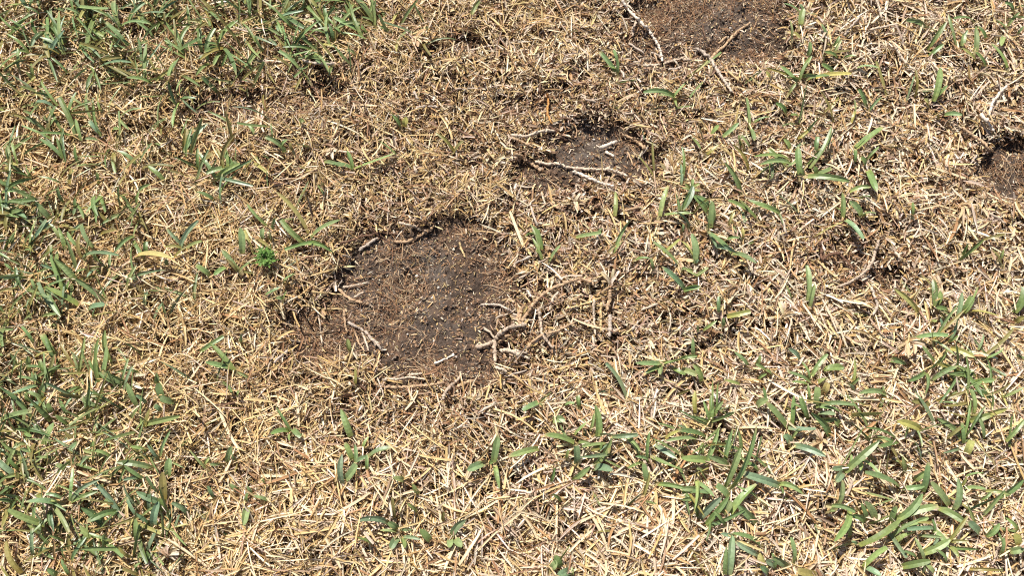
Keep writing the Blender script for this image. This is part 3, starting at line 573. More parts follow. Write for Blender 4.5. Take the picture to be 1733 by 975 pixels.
# runners and twigs: tile, name, label, radius px, colour, points
RUNNERS = [
('P', 'runner', 'thin brown runner along the undercut rim of the big bare hole', 2.4, 'br', '275,165 390,130 470,115 540,125'),
('P', 'runner', 'short pale runner poking into the big bare hole under its undercut rim', 3.2, 'pg', '360,195 420,155 447,138'),
('P', 'runner', 'reddish tan runner curving up out of the undercut rim of the big hole', 3.6, 'tn', '520,155 580,155 640,125 680,100 700,80'),
('P', 'runner', 'pale broken runner resting on litter above the undercut rim', 2.6, 'pl', '540,70 600,85 640,105'),
('P', 'runner', 'long tan runner reaching into the big hole beside crumbly brown litter', 3.2, 'tn', '235,350 270,370 320,410 365,425 412,437'),
('P', 'runner', 'thin pale runner pointing into the big hole above the tan one', 2.2, 'pl', '290,360 340,352 400,338'),
('P', 'runner', 'short white stub forking from the tan runner in the big hole', 2.2, 'pl', '340,405 385,380'),
('P', 'dry_stalk', 'long dry stalk lying towards the big hole across its brown litter', 2.0, 'st', '150,378 230,388 290,392'),
('P', 'dry_stalk', 'pale straight stalk standing in the crumbly brown litter', 2.0, 'pl', '180,470 190,540 197,612'),
('P', 'dry_stalk', 'golden stalk ending at the edge of the crumbly brown litter', 2.2, 'st', '110,440 200,455 290,457'),
('P', 'runner', 'short upright runner at the neck of the crumbly brown litter', 2.6, 'tn', '295,460 302,530 312,565'),
('P', 'runner', 'knobbly pale runner bordering the big hole beside the brown litter', 3.2, 'pg', '310,515 380,550 420,590 445,615 468,645'),
('P', 'runner', 'thin pale side shoot hanging from the knobbly border runner', 2.2, 'pl', '375,560 392,600 407,645'),
('P', 'runner', 'thin tan side shoot behind the knobbly border runner', 2.2, 'tn', '340,548 362,605 388,645'),
('P', 'runner', 'pale forked runner stretching over soil from the stout knotted runner', 2.6, 'pg', '905,440 945,436 990,440 1030,460 1065,487'),
('P', 'runner', 'stout grey knotted runner bending at the edge of the big hole', 4.2, 'gy', '885,628 960,605 985,575 1005,553 1045,535 1110,526'),
('P', 'runner', 'stout grey knobbly stub hanging from the bend of the knotted runner', 4.2, 'gy', '970,600 966,640 972,692'),
('E', 'runner', 'long tan runner arching through litter away from the big hole', 3.6, 'tn', '340,500 390,430 430,370 500,310 560,270 620,250 690,225 740,208 790,225 835,252'),
('E', 'runner', 'short tan stick leaning on the long arching runner', 2.6, 'tn', '320,500 345,400'),
('E', 'runner', 'white chip standing beside the arching runner', 3.0, 'wh', '375,290 402,335'),
('E', 'runner', 'grey bent runner stretching through litter past the knotted runner', 3.2, 'gy', '452,425 465,500 475,580 505,630 552,690'),
('E', 'runner', 'tan runner crossing the grey bent runner', 2.8, 'tn', '370,690 430,630 480,598 590,565 700,510'),
('E', 'runner', 'short pale runner lying below the knobbly stub', 3.6, 'pl', '190,700 240,703 290,715 322,742'),
('E', 'dry_stalk', 'pale dry stalk standing in a row of cut stalks', 2.6, 'pl', '835,350 832,450 842,600'),
('E', 'dry_stalk', 'golden dry stalk standing in a row of cut stalks', 3.0, 'st', '885,370 880,470 882,585'),
('E', 'dry_stalk', 'thick grey dry stalk at the end of the row of cut stalks', 4.0, 'pg', '945,460 946,540 940,610'),
('E', 'dry_stalk', 'tan jointed stalk above the row of cut stalks', 4.0, 'tn', '945,290 940,350 925,430'),
('P', 'twig', 'short pale twig with a white knob lying on the bare soil', 2.6, 'wh', '698,700 740,683 782,664'),
('P', 'runner', 'thin pale runner along the near rim of the big hole', 2.6, 'pl', '470,772 540,768 600,762 658,772'),
('P', 'runner', 'short pale stick lying above the near rim runner', 2.6, 'pl', '580,750 645,745'),
('P', 'runner', 'long tan runner half buried in the near rim of the big hole', 3.2, 'tn', '480,805 560,806 640,800 690,795 742,783'),
('P', 'runner', 'grey runner hooking up out of the near rim of the big hole', 3.4, 'gy', '735,860 755,815 790,785 812,762 815,735'),
('P', 'runner', 'stout tan stub resting on the near rim beside the hooked runner', 4.0, 'tn', '800,803 840,788 880,774'),
('P', 'runner', 'short pale curl beside the knobbly stub at the rim', 2.8, 'pl', '970,717 1000,725 1022,738'),
('P', 'runner', 'pale runner ending in litter right of the knotted runner', 3.0, 'pl', '1000,640 1040,645 1075,657 1125,682'),
('P', 'dry_stalk', 'tan stalk dropping into the far rim of the big hole', 2.4, 'st', '810,160 822,195 836,228'),
('P', 'dry_stalk', 'dry stalk slanting through litter beyond the far rim', 2.2, 'st', '945,62 960,120 980,190'),
('T', 'runner', 'long white jointed runner rimming the dark soil patch', 3.4, 'wh', '70,-20 110,60 160,120 225,180 270,230 330,285 375,360 430,450 452,520 465,590'),
('T', 'runner', 'grey side shoot dropping from the white jointed runner', 3.0, 'gy', '215,200 190,260 175,350'),
('T', 'dry_stalk', 'straight pale stalk at the foot of the white jointed runner', 3.0, 'pl', '275,630 360,632 440,622'),
('T', 'runner', 'grey weathered runner along the rim of the dark soil patch', 3.0, 'gy', '480,620 560,590 660,572 755,580'),
('T', 'runner', 'tan runner crossing at the rim of the dark soil patch', 3.4, 'tn', '940,560 1000,500 1080,430 1140,360 1200,300 1260,260 1320,215'),
('T', 'runner', 'grey runner running from the dark soil patch into straw under the tan one', 3.8, 'pg', '790,470 860,510 930,570 960,620 1010,700 1070,790 1140,890'),
('T', 'runner', 'short tan stub beside the crossed runners', 3.0, 'tn', '1010,420 1090,350'),
('T', 'runner', 'small white curl at the tip of the grey crossed runner', 1.8, 'wh', '725,492 780,490 815,505'),
('T', 'dry_stalk', 'dark stalk end standing in the dark soil patch', 3.4, 'br', '535,-20 520,50 505,110'),
('T', 'runner', 'thin brown root arching over the dark soil patch', 1.6, 'br', '900,430 870,320 860,250 900,210 970,150'),
('B', 'runner', 'pale runner on the rim of the grey soil patch', 3.2, 'pl', '860,680 930,690 975,675 1020,662 1080,660'),
('B', 'runner', 'short tan runner below the pale rim runner', 2.8, 'tn', '870,700 915,715 965,742'),
('B', 'runner', 'golden tan runner slanting down from the grey soil patch', 3.8, 'tn', '885,775 925,805 960,825 1010,862'),
('B', 'runner', 'long pale runner crossing the edge of the grey soil patch', 3.4, 'pl', '980,815 1030,828 1070,828 1110,830 1150,847 1250,855 1320,856 1370,860 1450,890'),
('B', 'runner', 'whitish runner slanting away below the long pale one', 3.4, 'wh', '1170,865 1220,885 1280,910 1330,930 1380,940'),
('B', 'twig', 'thick pale stub lying on the grey soil patch', 4.6, 'wh', '1310,748 1350,733 1398,713'),
('B', 'runner', 'tan runner slanting along the far side of the grey soil patch', 3.4, 'tn', '1365,628 1400,650 1430,680 1480,705 1520,735 1552,762'),
('B', 'twig', 'small white chip on the grey soil patch', 3.6, 'wh', '1338,768 1380,792'),
('B', 'dry_stalk', 'curved orange stalk hanging over the grey soil patch', 2.6, 'og', '1045,470 1048,520 1045,570 1068,628'),
('B', 'runner', 'thin tan runner parallel to the far side runner', 2.6, 'tn', '1440,640 1480,665 1520,702'),
('B', 'dry_stalk', 'curved grey dry stalk in straw beyond the brown hollow', 2.6, 'pg', '375,555 400,540 440,537 492,540'),
('B', 'dry_stalk', 'pale stalk bridging a dark gap in the thatch', 2.4, 'pl', '650,255 690,245 730,235 790,230 820,250'),
('C', 'dry_stalk', 'grey dry stalk sticking out of bleached straw', 3.0, 'pg', '825,178 860,130 905,83'),
('C', 'runner', 'pale runner hidden in bleached straw beside the broad green blades', 3.2, 'pl', '1080,230 1100,270 1130,310 1178,352'),
('C', 'runner', 'white forked runner beside the soil sliver at the lawn edge', 3.4, 'wh', '1645,432 1610,470 1580,510 1565,545 1555,582'),
('C', 'dry_stalk', 'broad white dry blade lying across the forked white runner', 4.0, 'wh', '1512,578 1545,610 1582,662'),
('C', 'runner', 'long tan runner bordering the soil sliver at the lawn edge', 3.0, 'tn', '1420,640 1480,690 1530,720 1570,765 1600,780 1660,810 1740,842'),
('C', 'dry_stalk', 'pale stalk standing at the far end of bleached straw', 2.8, 'pl', '985,-10 1000,40 1012,92'),
('C', 'dry_stalk', 'level pale stalk in bleached straw', 2.8, 'pl', '955,148 1020,135 1105,118'),
('A', 'runner', 'pale horizontal runner at the end of the dense green grass', 3.0, 'pg', '1530,302 1570,315 1610,320 1690,322'),
('F', 'runner', 'weathered grey runner curving through the brown hollow', 3.0, 'gy', '1000,240 985,290 970,340 945,385 915,415 860,450 800,480'),
('F', 'runner', 'grey knotted runner in bleached straw below the brown hollow', 3.0, 'pg', '960,480 975,525 992,572 972,622'),
('F', 'runner', 'brown runner looping in the brown hollow', 3.0, 'br', '700,245 708,290 712,340 745,320 790,312 835,350 870,392'),
('F', 'dry_stalk', 'straight straw stalk beside the brown hollow', 2.2, 'st', '690,350 740,395 795,442'),
('F', 'dry_stalk', 'upright orange stalk in bleached straw', 2.4, 'st', '575,232 562,300 548,400'),
]
RCOL = {'br': (.16, .085, .05), 'pg': (.50, .40, .31), 'tn': (.47, .31, .18), 'pl': (.60, .47, .34), 'st': (.58, .41, .20), 'gy': (.47, .355, .255), 'wh': (.68, .57, .45), 'og': (.48, .23, .07)}

# bleached dead rosettes: photo px, reach px, label
ROSETTES = [
(1632, 345, 34, 'bleached star shaped dead tuft spreading on pale litter'), (1447, 505, 34, 'bleached dead tuft with split white blades below the brown hollow'),
(1247, 485, 26, 'pale dead tuft opening flat in bleached straw'), (1400, 192, 24, 'white papery dead tuft in bleached straw above the biggest bushy tuft'),
(1540, 575, 30, 'pale dead tuft with ragged blades beside the knotted grey runner'), (281, 940, 22, 'opened papery brown dead sheath over a dark gap'),
(1390, 745, 24, 'golden dead tuft in pale straw'), (975, 338, 20, 'split papery dead tuft beside the whitish runner'),
(1035, 480, 26, 'pale torn dead tuft behind the row of cut stalks'), (440, 205, 26, 'greyish white dead tuft at the brown hollow in golden straw'),
(560, 245, 20, 'split pale dead sheath in golden straw'), (150, 130, 24, 'whitish dead tuft in the dense green grass'),
(1250, 165, 22, 'broad bleached dead blade pair beside the grey crossed runner'), (1595, 480, 26, 'feathery bleached dead tuft near the lawn edge'),
(700, 60, 24, 'pale dead tuft with split blades near the far lawn'), (1065, 760, 20, 'yellowish dead tuft among bright loose straw'),
(1560, 790, 26, 'greyish dead tuft in the fading straw'), (1330, 530, 26, 'straw coloured dead tuft between pale upright green blades'),
(220, 640, 22, 'loose pale dead tuft in golden straw beside dark green blades'), (1150, 440, 22, 'small pale dead tuft among blue green blades'),
]
# ------------------------------------------------------------------ green tufts
def parse(s):
    out = []
    for tok in s.split():
        a, b = tok.split('>')
        x0, y0 = map(float, a.split(','))
        k = len(b)
        while b[k - 1].isalpha(): k -= 1
        fl = b[k:]; x1, y1 = map(float, b[:k].split(','))
        wk = next((c for c in fl if c in 'nwW'), ''); ck = next((c for c in fl if c in 'gdbyolt'), 'g')
        out.append((x0, y0, x1, y1, wk, ck))
    return out
rnd = random.Random(5)
RING = np.array([(0, 0)] + [(math.cos(a) * r, math.sin(a) * r) for r in (.005, .009) for a in np.linspace(0, 6.28, 7)[:-1]])
def hi_z(x, y): return float(np.quantile(top_z(x + RING[:, 0], y + RING[:, 1]), .8))
LANDMARKS = []
def short_name(label):
    wds = label.split()
    for i, w_ in enumerate(wds):
        if i >= 2 and w_ in ('with', 'in', 'at', 'beside', 'on', 'over', 'of', 'above', 'below', 'and', 'between', 'next', 'lying', 'leaning', 'along', 'under', 'poking', 'curving', 'resting', 'reaching', 'pointing', 'forking', 'standing', 'ending', 'bordering', 'hanging', 'behind', 'stretching', 'bending', 'arching', 'through', 'crossing', 'half', 'hooking', 'dropping', 'slanting', 'rimming', 'running', 'from', 'out', 'away', 'like', 'forking', 'trailing', 'scattered', 'joined', 'bent', 'crossed', 'hugging', 'fanning', 'spreading', 'opening', 'strewn', 'around', 'among', 'splayed', 'pointing', 'bowed', 'that', 'across', 'towards', 'sticking', 'hidden', 'bridging', 'parallel', 'looping', 'near'): return ' '.join(wds[:i])
    return label
def add_tuft(label, blades, group, cat='grass tuft', name='grass_tuft', sheath=True):
    """blades: list of photo-pixel base, tip, width px, colour"""
    bx = sum(b[0] for b in blades) / len(blades); by = sum(b[1] for b in blades) / len(blades)
    x, y = at(bx, by); z = float(soil_z(np.array([x]), np.array([y]))[0])
    loc = np.array([x, y, z])
    root = empty(name, loc)
    tag(root, label, cat, group)
    if 'sprig' not in group: LANDMARKS.append((x, y, label))
    for (x0, y0, x1, y1, wpx, col) in blades:
        Lp = math.hypot(x1 - x0, y1 - y0) * PX
        X0, Y0 = at(x0, y0); zt0 = hi_z(X0, Y0)
        z0 = zt0 + .0005
        X0, Y0 = at(x0, y0, z0)
        X1, Y1 = at(x1, y1); zt1 = hi_z(X1, Y1)
        z1 = max(zt1 + .0070, z0 + Lp * rnd.uniform(.12, .5))
        X1, Y1 = at(x1, y1, z1)
        jit = np.array([rnd.uniform(.82, 1.18)] * 3) * np.array([rnd.uniform(.92, 1.1), 1, rnd.uniform(.85, 1.15)])
        me = one_blade((X0, Y0, z0), (X1, Y1, z1), wpx * PX * rnd.uniform(.85, 1.12), np.array(col) * jit, Lp * rnd.uniform(.02, .12) + .001, loc, rnd,
                       dry=.14 if rnd.random() < .25 else 0, blunt=rnd.choice([.2, .3, .45, .8]))
        link('blade', me, M_GREEN, root)
        if sheath and rnd.random() < .5:
            # papery sheath where the blade leaves the thatch
            d = np.array([X1 - X0, Y1 - Y0, z1 - z0]); d /= np.linalg.norm(d)
            b0 = np.array([X0, Y0, z0]) - d * .005 - np.array([0, 0, .003]); t0 = np.array([X0, Y0, z0]) + d * .004
            me = one_blade(b0, t0, wpx * PX * .7 + .0006, (.40, .34, .16), .0004, loc, rnd, c_base=(.42, .31, .17), segs=3, fold=.35, blunt=.6)
            link('sheath', me, M_DEAD, root)
    return root
for tile, label, s in TUFTS:
    bl = []
    for x0, y0, x1, y1, wk, ck in parse(s):
        p0 = tp(tile, x0, y0); p1 = tp(tile, x1, y1)
        bl.append((p0[0], p0[1], p1[0], p1[1], WID[wk], GREENS[ck]))
    add_tuft(label, bl, 'green grass tufts alive in the dead lawn')
# more thin living blades among the traced ones: zones in photo px (cx, cy, rx, ry, tufts, label)
ZONES = [(170, 60, 190, 75, 30, 'thin green sprig crowded in the dense green grass', 'sprigs in the dense green grass'),
         (470, 40, 170, 55, 24, 'fine green sprig in the dense green grass over the brown hollow', 'sprigs over the brown hollow'),
         (60, 330, 95, 330, 34, 'dark green sprig in the living grass along the lawn edge', 'sprigs along the lawn edge'),
         (110, 780, 150, 190, 28, 'short green sprig around the biggest fanned dark tuft', 'sprigs around the biggest fanned tuft'),
         (270, 280, 120, 150, 14, 'olive green sprig thinly scattered through golden straw', 'sprigs in the golden straw'),
         (1180, 780, 160, 110, 9, 'thin green sprig between the tufts on bright pale straw', 'sprigs on bright pale straw'),
         (1560, 760, 160, 190, 12, 'thin green sprig between the crowded tufts on fading straw', 'sprigs between the crowded tufts')]
SPRIGS = []
for cx, cy, rx, ry, n, lab, grp in ZONES:
    for i in range(n):
        a = rnd.uniform(0, 6.28); r = math.sqrt(rnd.random())
        px, py = cx + rx * r * math.cos(a), cy + ry * r * math.sin(a)
        bl = []
        main = rnd.uniform(0, 6.28)
        for k in range(rnd.randint(2, 4)):
            aa = main + rnd.gauss(0, .8); L = rnd.uniform(22, 66)
            bl.append((px + rnd.gauss(0, 4), py + rnd.gauss(0, 4), px + L * math.cos(aa), py + L * math.sin(aa) - 8, rnd.uniform(3.5, 8), GREENS[rnd.choice('ggddblo')]))
        SPRIGS.append((add_tuft(lab, bl, grp, sheath=False), lab))

# ------------------------------------------------------------------ runners, stalks, twigs
def catmull(P, per):
    P = [np.array(p, float) for p in P]
    P = [2 * P[0] - P[1]] + P + [2 * P[-1] - P[-2]]
    out = []
    for i in range(1, len(P) - 2):
        for k in range(per):
            t = k / per
            a, b, c, d = P[i - 1], P[i], P[i + 1], P[i + 2]
            out.append(.5 * ((2 * b) + (-a + c) * t + (2 * a - 5 * b + 4 * c - d) * t * t + (-a + 3 * b - 3 * c + d) * t ** 3))
    out.append(P[-2]); return np.array(out)
def tube(path, rad, cols, sides=8, caps=True):
    n = len(path); V, C, Q = [], [], []
    up = np.array([0, 0, 1.0])
    for i in range(n):
        d = path[min(i + 1, n - 1)] - path[max(i - 1, 0)]; d /= max(np.linalg.norm(d), 1e-9)
        s = np.cross(d, up); s /= max(np.linalg.norm(s), 1e-6); u = np.cross(s, d)
        for k in range(sides):
            a = 2 * math.pi * k / sides
            V.append(path[i] + (s * math.cos(a) + u * math.sin(a)) * rad[i] * rnd.uniform(.82, 1.14)); C.append(cols[i] * rnd.uniform(.74, 1.16))
    for i in range(n - 1):
        for k in range(sides):
            k2 = (k + 1) % sides
            Q.append([i * sides + k, i * sides + k2, (i + 1) * sides + k2, (i + 1) * sides + k])
    for e, o in ((0, 0), (n - 1, (n - 1) * sides)):
        q = [o + k for k in range(sides)]
        if e == 0: q = q[::-1]
        for k in range(0, sides - 2, 2): Q.append([q[0], q[k + 1], q[k + 2], q[(k + 3) % sides]])
    return np.array(V), np.array(Q), np.array(C)
def add_runner(tile, name, label, rpx, ck, pts):
    px = [tp(tile, *map(float, p.split(','))) for p in pts.split()]
    P2 = catmull(px, 10 if len(px) > 2 else 16)
    r0 = rpx * PX * .80; col = np.array(RCOL[ck])
    W = []
    for q in P2:
        x, y = at(q[0], q[1]); tz = float(top_z([x], [y])[0])
        x, y = at(q[0], q[1], tz + r0 + .0012); W.append((x, y, tz + r0 + .0012))
    W = np.array(W)
    zz = W[:, 2].copy()
    for _ in range(3): zz[1:-1] = np.maximum((zz[:-2] + zz[1:-1] + zz[2:]) / 3, zz[1:-1] - .0012)
    W[:, 2] = zz
    base = W[0].copy(); base[2] = float(soil_z(np.array([base[0]]), np.array([base[1]]))[0])
    root = empty(name, base)
    tag(root, label, {'runner': 'grass runner', 'dry_stalk': 'dry stalk', 'twig': 'twig'}[name], {'runner': 'grass runners exposed in the dead lawn', 'dry_stalk': 'single dry stalks', 'twig': 'broken twigs on the soil'}[name])
    LANDMARKS.append((W[len(W) // 2][0], W[len(W) // 2][1], label))
    L = W - base
    n = len(L)
    seg = np.concatenate([[0], np.cumsum(np.linalg.norm(np.diff(L, axis=0), axis=1))])
    rad = np.array([r0 * (1 - .18 * i / n) * rnd.uniform(.88, 1.1) for i in range(n)])
    rad[0] *= .75; rad[-1] *= .6
    jit = np.array([[rnd.gauss(0, .2) * r0 for _ in range(3)] for _ in range(n)]); L = L + jit
    cols = np.array([col * rnd.uniform(.8, 1.12) for _ in range(n)])
    # brown papery streaks on the underside ends
    cols[0] *= .7; cols[-1] *= .75
    v, q, c = tube(L, rad, cols)
    link('stem', raw_mesh('stem', v, q, c, True), M_RUN, root)
    # nodes: swollen joints with scale leaves
    if name != 'twig' and rpx > 2.1:
        s = rnd.uniform(.003, .006)
        while s < seg[-1] - .002:
            i = int(np.searchsorted(seg, s)); i = min(max(i, 1), n - 1)
            f = (s - seg[i - 1]) / max(seg[i] - seg[i - 1], 1e-9)
            p = L[i - 1] * (1 - f) + L[i] * f; d = L[i] - L[i - 1]; d /= np.linalg.norm(d)
            rr = r0 * rnd.uniform(1.3, 1.65); hl = r0 * rnd.uniform(.7, 1.1)
            path = np.array([p + d * hl * t for t in (-1, -.5, 0, .5, 1)])
            nv, nq, nc = tube(path, np.array([.8, 1, 1.12, 1, .75]) * rr * .9, np.array([col * k for k in (.62, .72, .8, .95, 1)]), 7)
            link('node', raw_mesh('node', nv, nq, nc, True), M_RUN, root)
            if rnd.random() < .55:
                side = np.array([-d[1], d[0], 0]) * rnd.choice([-1, 1])
                t1 = p + d * r0 * rnd.uniform(2, 5) + side * r0 * rnd.uniform(1.0, 2.6) + np.array([0, 0, r0 * rnd.uniform(-.2, 1)])
                me = one_blade(p, t1, r0 * rnd.uniform(1.0, 1.7), np.array(RCOL[rnd.choice(['tn', 'pl', 'br', 'st'])]) * .9, r0 * .3, np.zeros(3), rnd, c_base=(.3, .17, .09), segs=3, fold=.35, blunt=.3)
                link('scale_leaf', me, M_DEAD, root)
            if rnd.random() < .6:
                side = np.array([-d[1], d[0], 0]) * rnd.choice([-1, 1])
                e = p + side * rnd.uniform(.003, .008) + d * rnd.uniform(-.003, .003) - np.array([0, 0, r0 * 1.2])
                pth = catmull([p, (p + e) / 2 + d * rnd.gauss(0, .0012), e], 4)
                rv, rq, rc = tube(pth, np.linspace(.00038, .00015, len(pth)), np.array([(.26, .14, .075)] * len(pth)), 4)
                link('rootlet', raw_mesh('rootlet', rv, rq, rc, True), M_RUN, root)
            s += rnd.uniform(.0055, .011)
    if 'knob' in label and name == 'twig':
        p = L[-1]
        path = np.array([p + np.array([.0005 * t, .0002 * t, 0]) for t in (-2, -1, 0, 1, 2)])
        nv, nq, nc = tube(path, np.array([.7, 1, 1.1, .95, .5]) * r0 * 1.5, np.array([(.78, .72, .62)] * 5), 8)
        link('knob', raw_mesh('knob', nv, nq, nc, True), M_RUN, root)
for r in RUNNERS: add_runner(*r)

# short broken stubs of runner round the bare patches
STUBS = []
while len(STUBS) < 150:
    px, py = rnd.uniform(440, PW - 10), rnd.uniform(5, 720)
    x, y = at(px, py); xa, ya = np.array([x]), np.array([y])
    bb, dd = bare(xa, ya)[0], debris(xa, ya)[0]
    if dd < .5 or bb > .85 or rnd.random() > (.25 + .75 * bb): continue
    a = rnd.uniform(0, 6.28); L_ = rnd.uniform(.006, .019); r0 = rnd.uniform(.0005, .0011)
    pts = []
    for t in np.linspace(-.5, .5, 6):
        X_, Y_ = x + math.cos(a) * L_ * t + rnd.gauss(0, .0004), y + math.sin(a) * L_ * t + rnd.gauss(0, .0004)
        pts.append((X_, Y_, float(top_z([X_], [Y_])[0]) + r0 * .6))
    pts = np.array(pts); zz = np.convolve(np.pad(pts[:, 2], 2, mode='edge'), np.ones(5) / 5, 'valid'); pts[:, 2] = np.maximum(zz, pts[:, 2] - .001)
    loc = np.array([x, y, pts[:, 2].mean()])
    ck = rnd.choice(['tn', 'pl', 'br', 'pg', 'gy', 'tn', 'st'])
    k_ = rnd.randrange(1, 5)
    rad = np.array([r0 * rnd.uniform(.85, 1.1) * (1.4 if i == k_ else 1) for i in range(6)]); rad[-1] *= .6
    v, q, c = tube(pts - loc, rad, np.array([np.array(RCOL[ck]) * rnd.uniform(.75, 1.1) for _ in range(6)]), 7)
    o = link('runner_stub', raw_mesh('runner_stub', v, q, c, True), M_RUN); o.location = loc
    tag(o, 'broken stub of grass runner in the brown litter', 'runner stub', 'broken runner stubs round the bare patches')
    STUBS.append((o, {'tn': 'tan', 'pl': 'pale', 'br': 'dark brown', 'pg': 'greyish', 'gy': 'greyish', 'st': 'golden'}[ck], L_))

# ------------------------------------------------------------------ bleached dead rosettes
for px, py, reach, lab in ROSETTES:
    bl = []
    n = rnd.randint(9, 14); main = rnd.uniform(0, 6.28)
    for k in range(n):
        a = main + rnd.gauss(0, 1.2); L = reach * rnd.uniform(.5, 1.1)
        c = np.array(rnd.choice([(.56, .43, .27), (.50, .37, .22), (.60, .49, .33), (.42, .29, .16)]))
        bl.append((px + rnd.gauss(0, 3), py + rnd.gauss(0, 3), px + L * math.cos(a), py + L * math.sin(a), rnd.uniform(3, 6.5), c))
    r_ = add_tuft(lab, bl, 'bleached dead tufts in the lawn', 'dead tuft', 'dead_tuft', sheath=False)
    r_.location.z -= .003
    for ch_ in r_.children: ch_.data.materials.clear(); ch_.data.materials.append(M_DEAD)

# ------------------------------------------------------------------ the 300 most visible loose straws, each a thing of its own
KINDS = [('long bleached straw lying loose on top of the dead turf', 'bleached loose straws', (.68, .54, .34)),
         ('long golden straw lying loose on top of the dead turf', 'golden loose straws', (.60, .43, .20)),
         ('long reddish brown straw lying loose on top of the dead turf', 'reddish brown loose straws', (.40, .22, .10))]
cnt = 0; STRAWS = []
while cnt < 290:
    px, py = rnd.uniform(5, PW - 5), rnd.uniform(5, PH - 5)
    x, y = at(px, py); xa, ya = np.array([x]), np.array([y])
    if bare(xa, ya)[0] > .12 or rnd.random() < .75 * debris(xa, ya)[0]: continue
    if rnd.random() > .45 + .55 * py / PH: continue
    L = rnd.uniform(34, 80) * PX * (1.0 if px < 1200 else .8); a = rnd.uniform(0, 6.28)
    d = np.array([math.cos(a), math.sin(a)]) * L / 2
    e0, e1 = (x - d[0], y - d[1]), (x + d[0], y + d[1])
    xs = np.linspace(e0[0], e1[0], 6); ys = np.linspace(e0[1], e1[1], 6); tz = top_z(xs, ys)
    z0, z1 = tz[0] * .4 + tz[:3].max() * .6 + .001, tz[-1] * .4 + tz[3:].max() * .6 + .001
    k = rnd.choices([0, 1, 2], [.5, .38, .12])[0]
    lab, grp, c = KINDS[k]
    loc = np.array([x, y, (z0 + z1) / 2])
    me = one_blade((e0[0], e0[1], z0), (e1[0], e1[1], z1), rnd.uniform(2.4, 5.2) * PX, np.array(c) * rnd.uniform(.85, 1.1), rnd.uniform(-.0004, .0016), loc, rnd, c_base=np.array(c) * rnd.uniform(.7, 1), segs=5, fold=.25, blunt=rnd.choice([.25, .8, .9]))
    o = link('dry_straw', me, M_DEAD); o.location = loc
    tag(o, lab, 'straw', grp); cnt += 1; STRAWS.append((o, k, L))

# ------------------------------------------------------------------ the small feathery weed
wx, wy = at(456, 447); wz = float(top_z([wx], [wy])[0]); wl = np.array([wx, wy, wz - .004])
weed = empty('weed', wl)
tag(weed, 'small bright green feathery leaved weed at the edge of the litter', 'weed')
WR = 19 * PX
for i in range(15):
    a = i * 2.4; k = .25 + .75 * math.sqrt((i + .5) / 15)
    tipz = .006 + .006 * (1 - k) + rnd.uniform(0, .003)
    tip = np.array([math.cos(a) * WR * k, math.sin(a) * WR * k, tipz])
    pth = catmull([np.zeros(3), tip * .5 + np.array([0, 0, .003]), tip], 5)
    v, q, c = tube(pth, np.linspace(.0005, .0003, len(pth)), np.array([(.15, .28, .07)] * len(pth)), 5)
    stem = link('stem', raw_mesh('stem', v, q, c, True), M_WEED, weed)
    for j in range(9):
        f = .35 + .65 * j / 8; p = pth[min(int(f * (len(pth) - 1)), len(pth) - 1)]
        aa = a + rnd.choice([-1, 1]) * rnd.uniform(.4, 1.5) if j < 8 else a
        t1 = p + np.array([math.cos(aa), math.sin(aa), rnd.uniform(.1, .7)]) * rnd.uniform(.0025, .0048)
        cc = np.array((.15, .26, .06)) * rnd.uniform(.75, 1.35)
        me = one_blade(p, t1, rnd.uniform(.0009, .0016), cc, .0004, np.zeros(3), rnd, c_base=cc, segs=3, fold=.25, blunt=.25)
        link('leaf', me, M_WEED, stem)

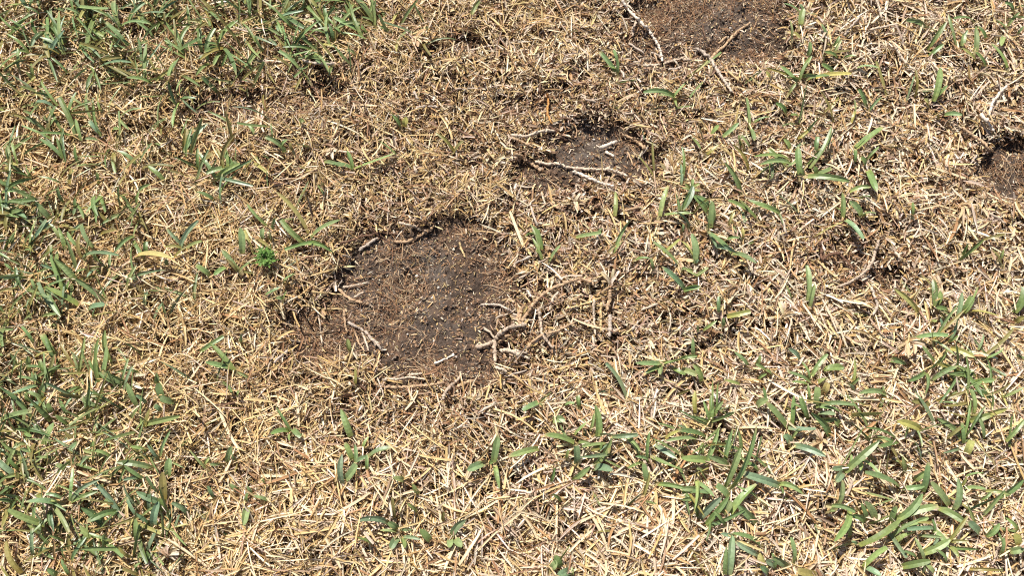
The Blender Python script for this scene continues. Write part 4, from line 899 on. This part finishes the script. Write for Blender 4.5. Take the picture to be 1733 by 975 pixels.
# ------------------------------------------------------------------ pale grit grains
GRIT = [(772, 604), (787, 591), (666, 436), (763, 497), (846, 503), (612, 526), (705, 467), (742, 487), (1155, 57), (1236, 47), (1005, 236), (980, 268), (690, 566), (820, 558), (735, 577)]
for i, (px, py) in enumerate(GRIT):
    x, y = at(px, py, 0.0); z = float(soil_z(np.array([x]), np.array([y]))[0]); r = rnd.uniform(1.3, 3.0) * PX
    x, y = at(px, py, z + r * .4)
    V, Q = [], []
    path = np.array([[0, 0, r * t] for t in (-.8, -.4, .1, .5, .8)])
    rr = np.array([.4, .9, 1, .75, .3]) * r
    V, Q, C = [], [], []
    for k in range(5):
        for s_ in range(7):
            a = 6.283 * s_ / 7; m_ = rr[k] * rnd.uniform(.82, 1.15)
            V.append((m_ * math.cos(a), m_ * .8 * math.sin(a), path[k][2] * .75)); C.append(np.array((.62, .56, .48)) * rnd.uniform(.8, 1.15))
    for k in range(4):
        for s_ in range(7): Q.append([k * 7 + s_, k * 7 + (s_ + 1) % 7, (k + 1) * 7 + (s_ + 1) % 7, (k + 1) * 7 + s_])
    Q.append([28, 29, 30, 31]); Q.append([28, 31, 32, 33]); Q.append([28, 33, 34, 34 - 1] if False else [33, 34, 28, 31])
    o = link('grit_grain', raw_mesh('grit_grain', np.array(V), np.array(Q), np.array(C), False), M_CRUMB)
    o.location = (x, y, z + r * .4); o.rotation_euler = (0, 0, rnd.uniform(0, 6))
    tag(o, 'tiny pale grit grain lying on the bare soil', 'grit', 'pale grit grains on the soil')

# ------------------------------------------------------------------ labels of the look-alikes: what each lies beside
from collections import Counter
shorts = Counter(short_name(l) for _, _, l in LANDMARKS)
UNIQ = [(x, y, short_name(l)) for x, y, l in LANDMARKS if shorts[short_name(l)] == 1 and len(short_name(l).split()) >= 3]
def beside(x, y):
    return min(UNIQ, key=lambda m_: (m_[0] - x) ** 2 + (m_[1] - y) ** 2)
for o, k, L in STRAWS:
    m_ = beside(o.location.x, o.location.y)
    dist = math.hypot(m_[0] - o.location.x, m_[1] - o.location.y)
    ln = 'very long' if L > .034 else 'long' if L > .026 else 'medium'
    o['label'] = '%s %s loose straw %s the %s' % (ln, ('bleached', 'golden', 'reddish brown')[k], 'beside' if dist < .03 else 'not far from', m_[2])
for o, lab in SPRIGS:
    m_ = beside(o.location.x, o.location.y)
    dist = math.hypot(m_[0] - o.location.x, m_[1] - o.location.y)
    n_ = len(o.children)
    o['label'] = '%s bladed %s %s the %s' % (('two', 'three', 'four')[n_ - 2], ' '.join(lab.split()[:3]), 'beside' if dist < .03 else 'not far from', m_[2])
for o, cw, L in STUBS:
    m_ = beside(o.location.x, o.location.y)
    dist = math.hypot(m_[0] - o.location.x, m_[1] - o.location.y)
    o['label'] = '%s %s runner stub %s the %s' % ('short' if L < .0125 else 'longish', cw, 'beside' if dist < .03 else 'not far from', m_[2])
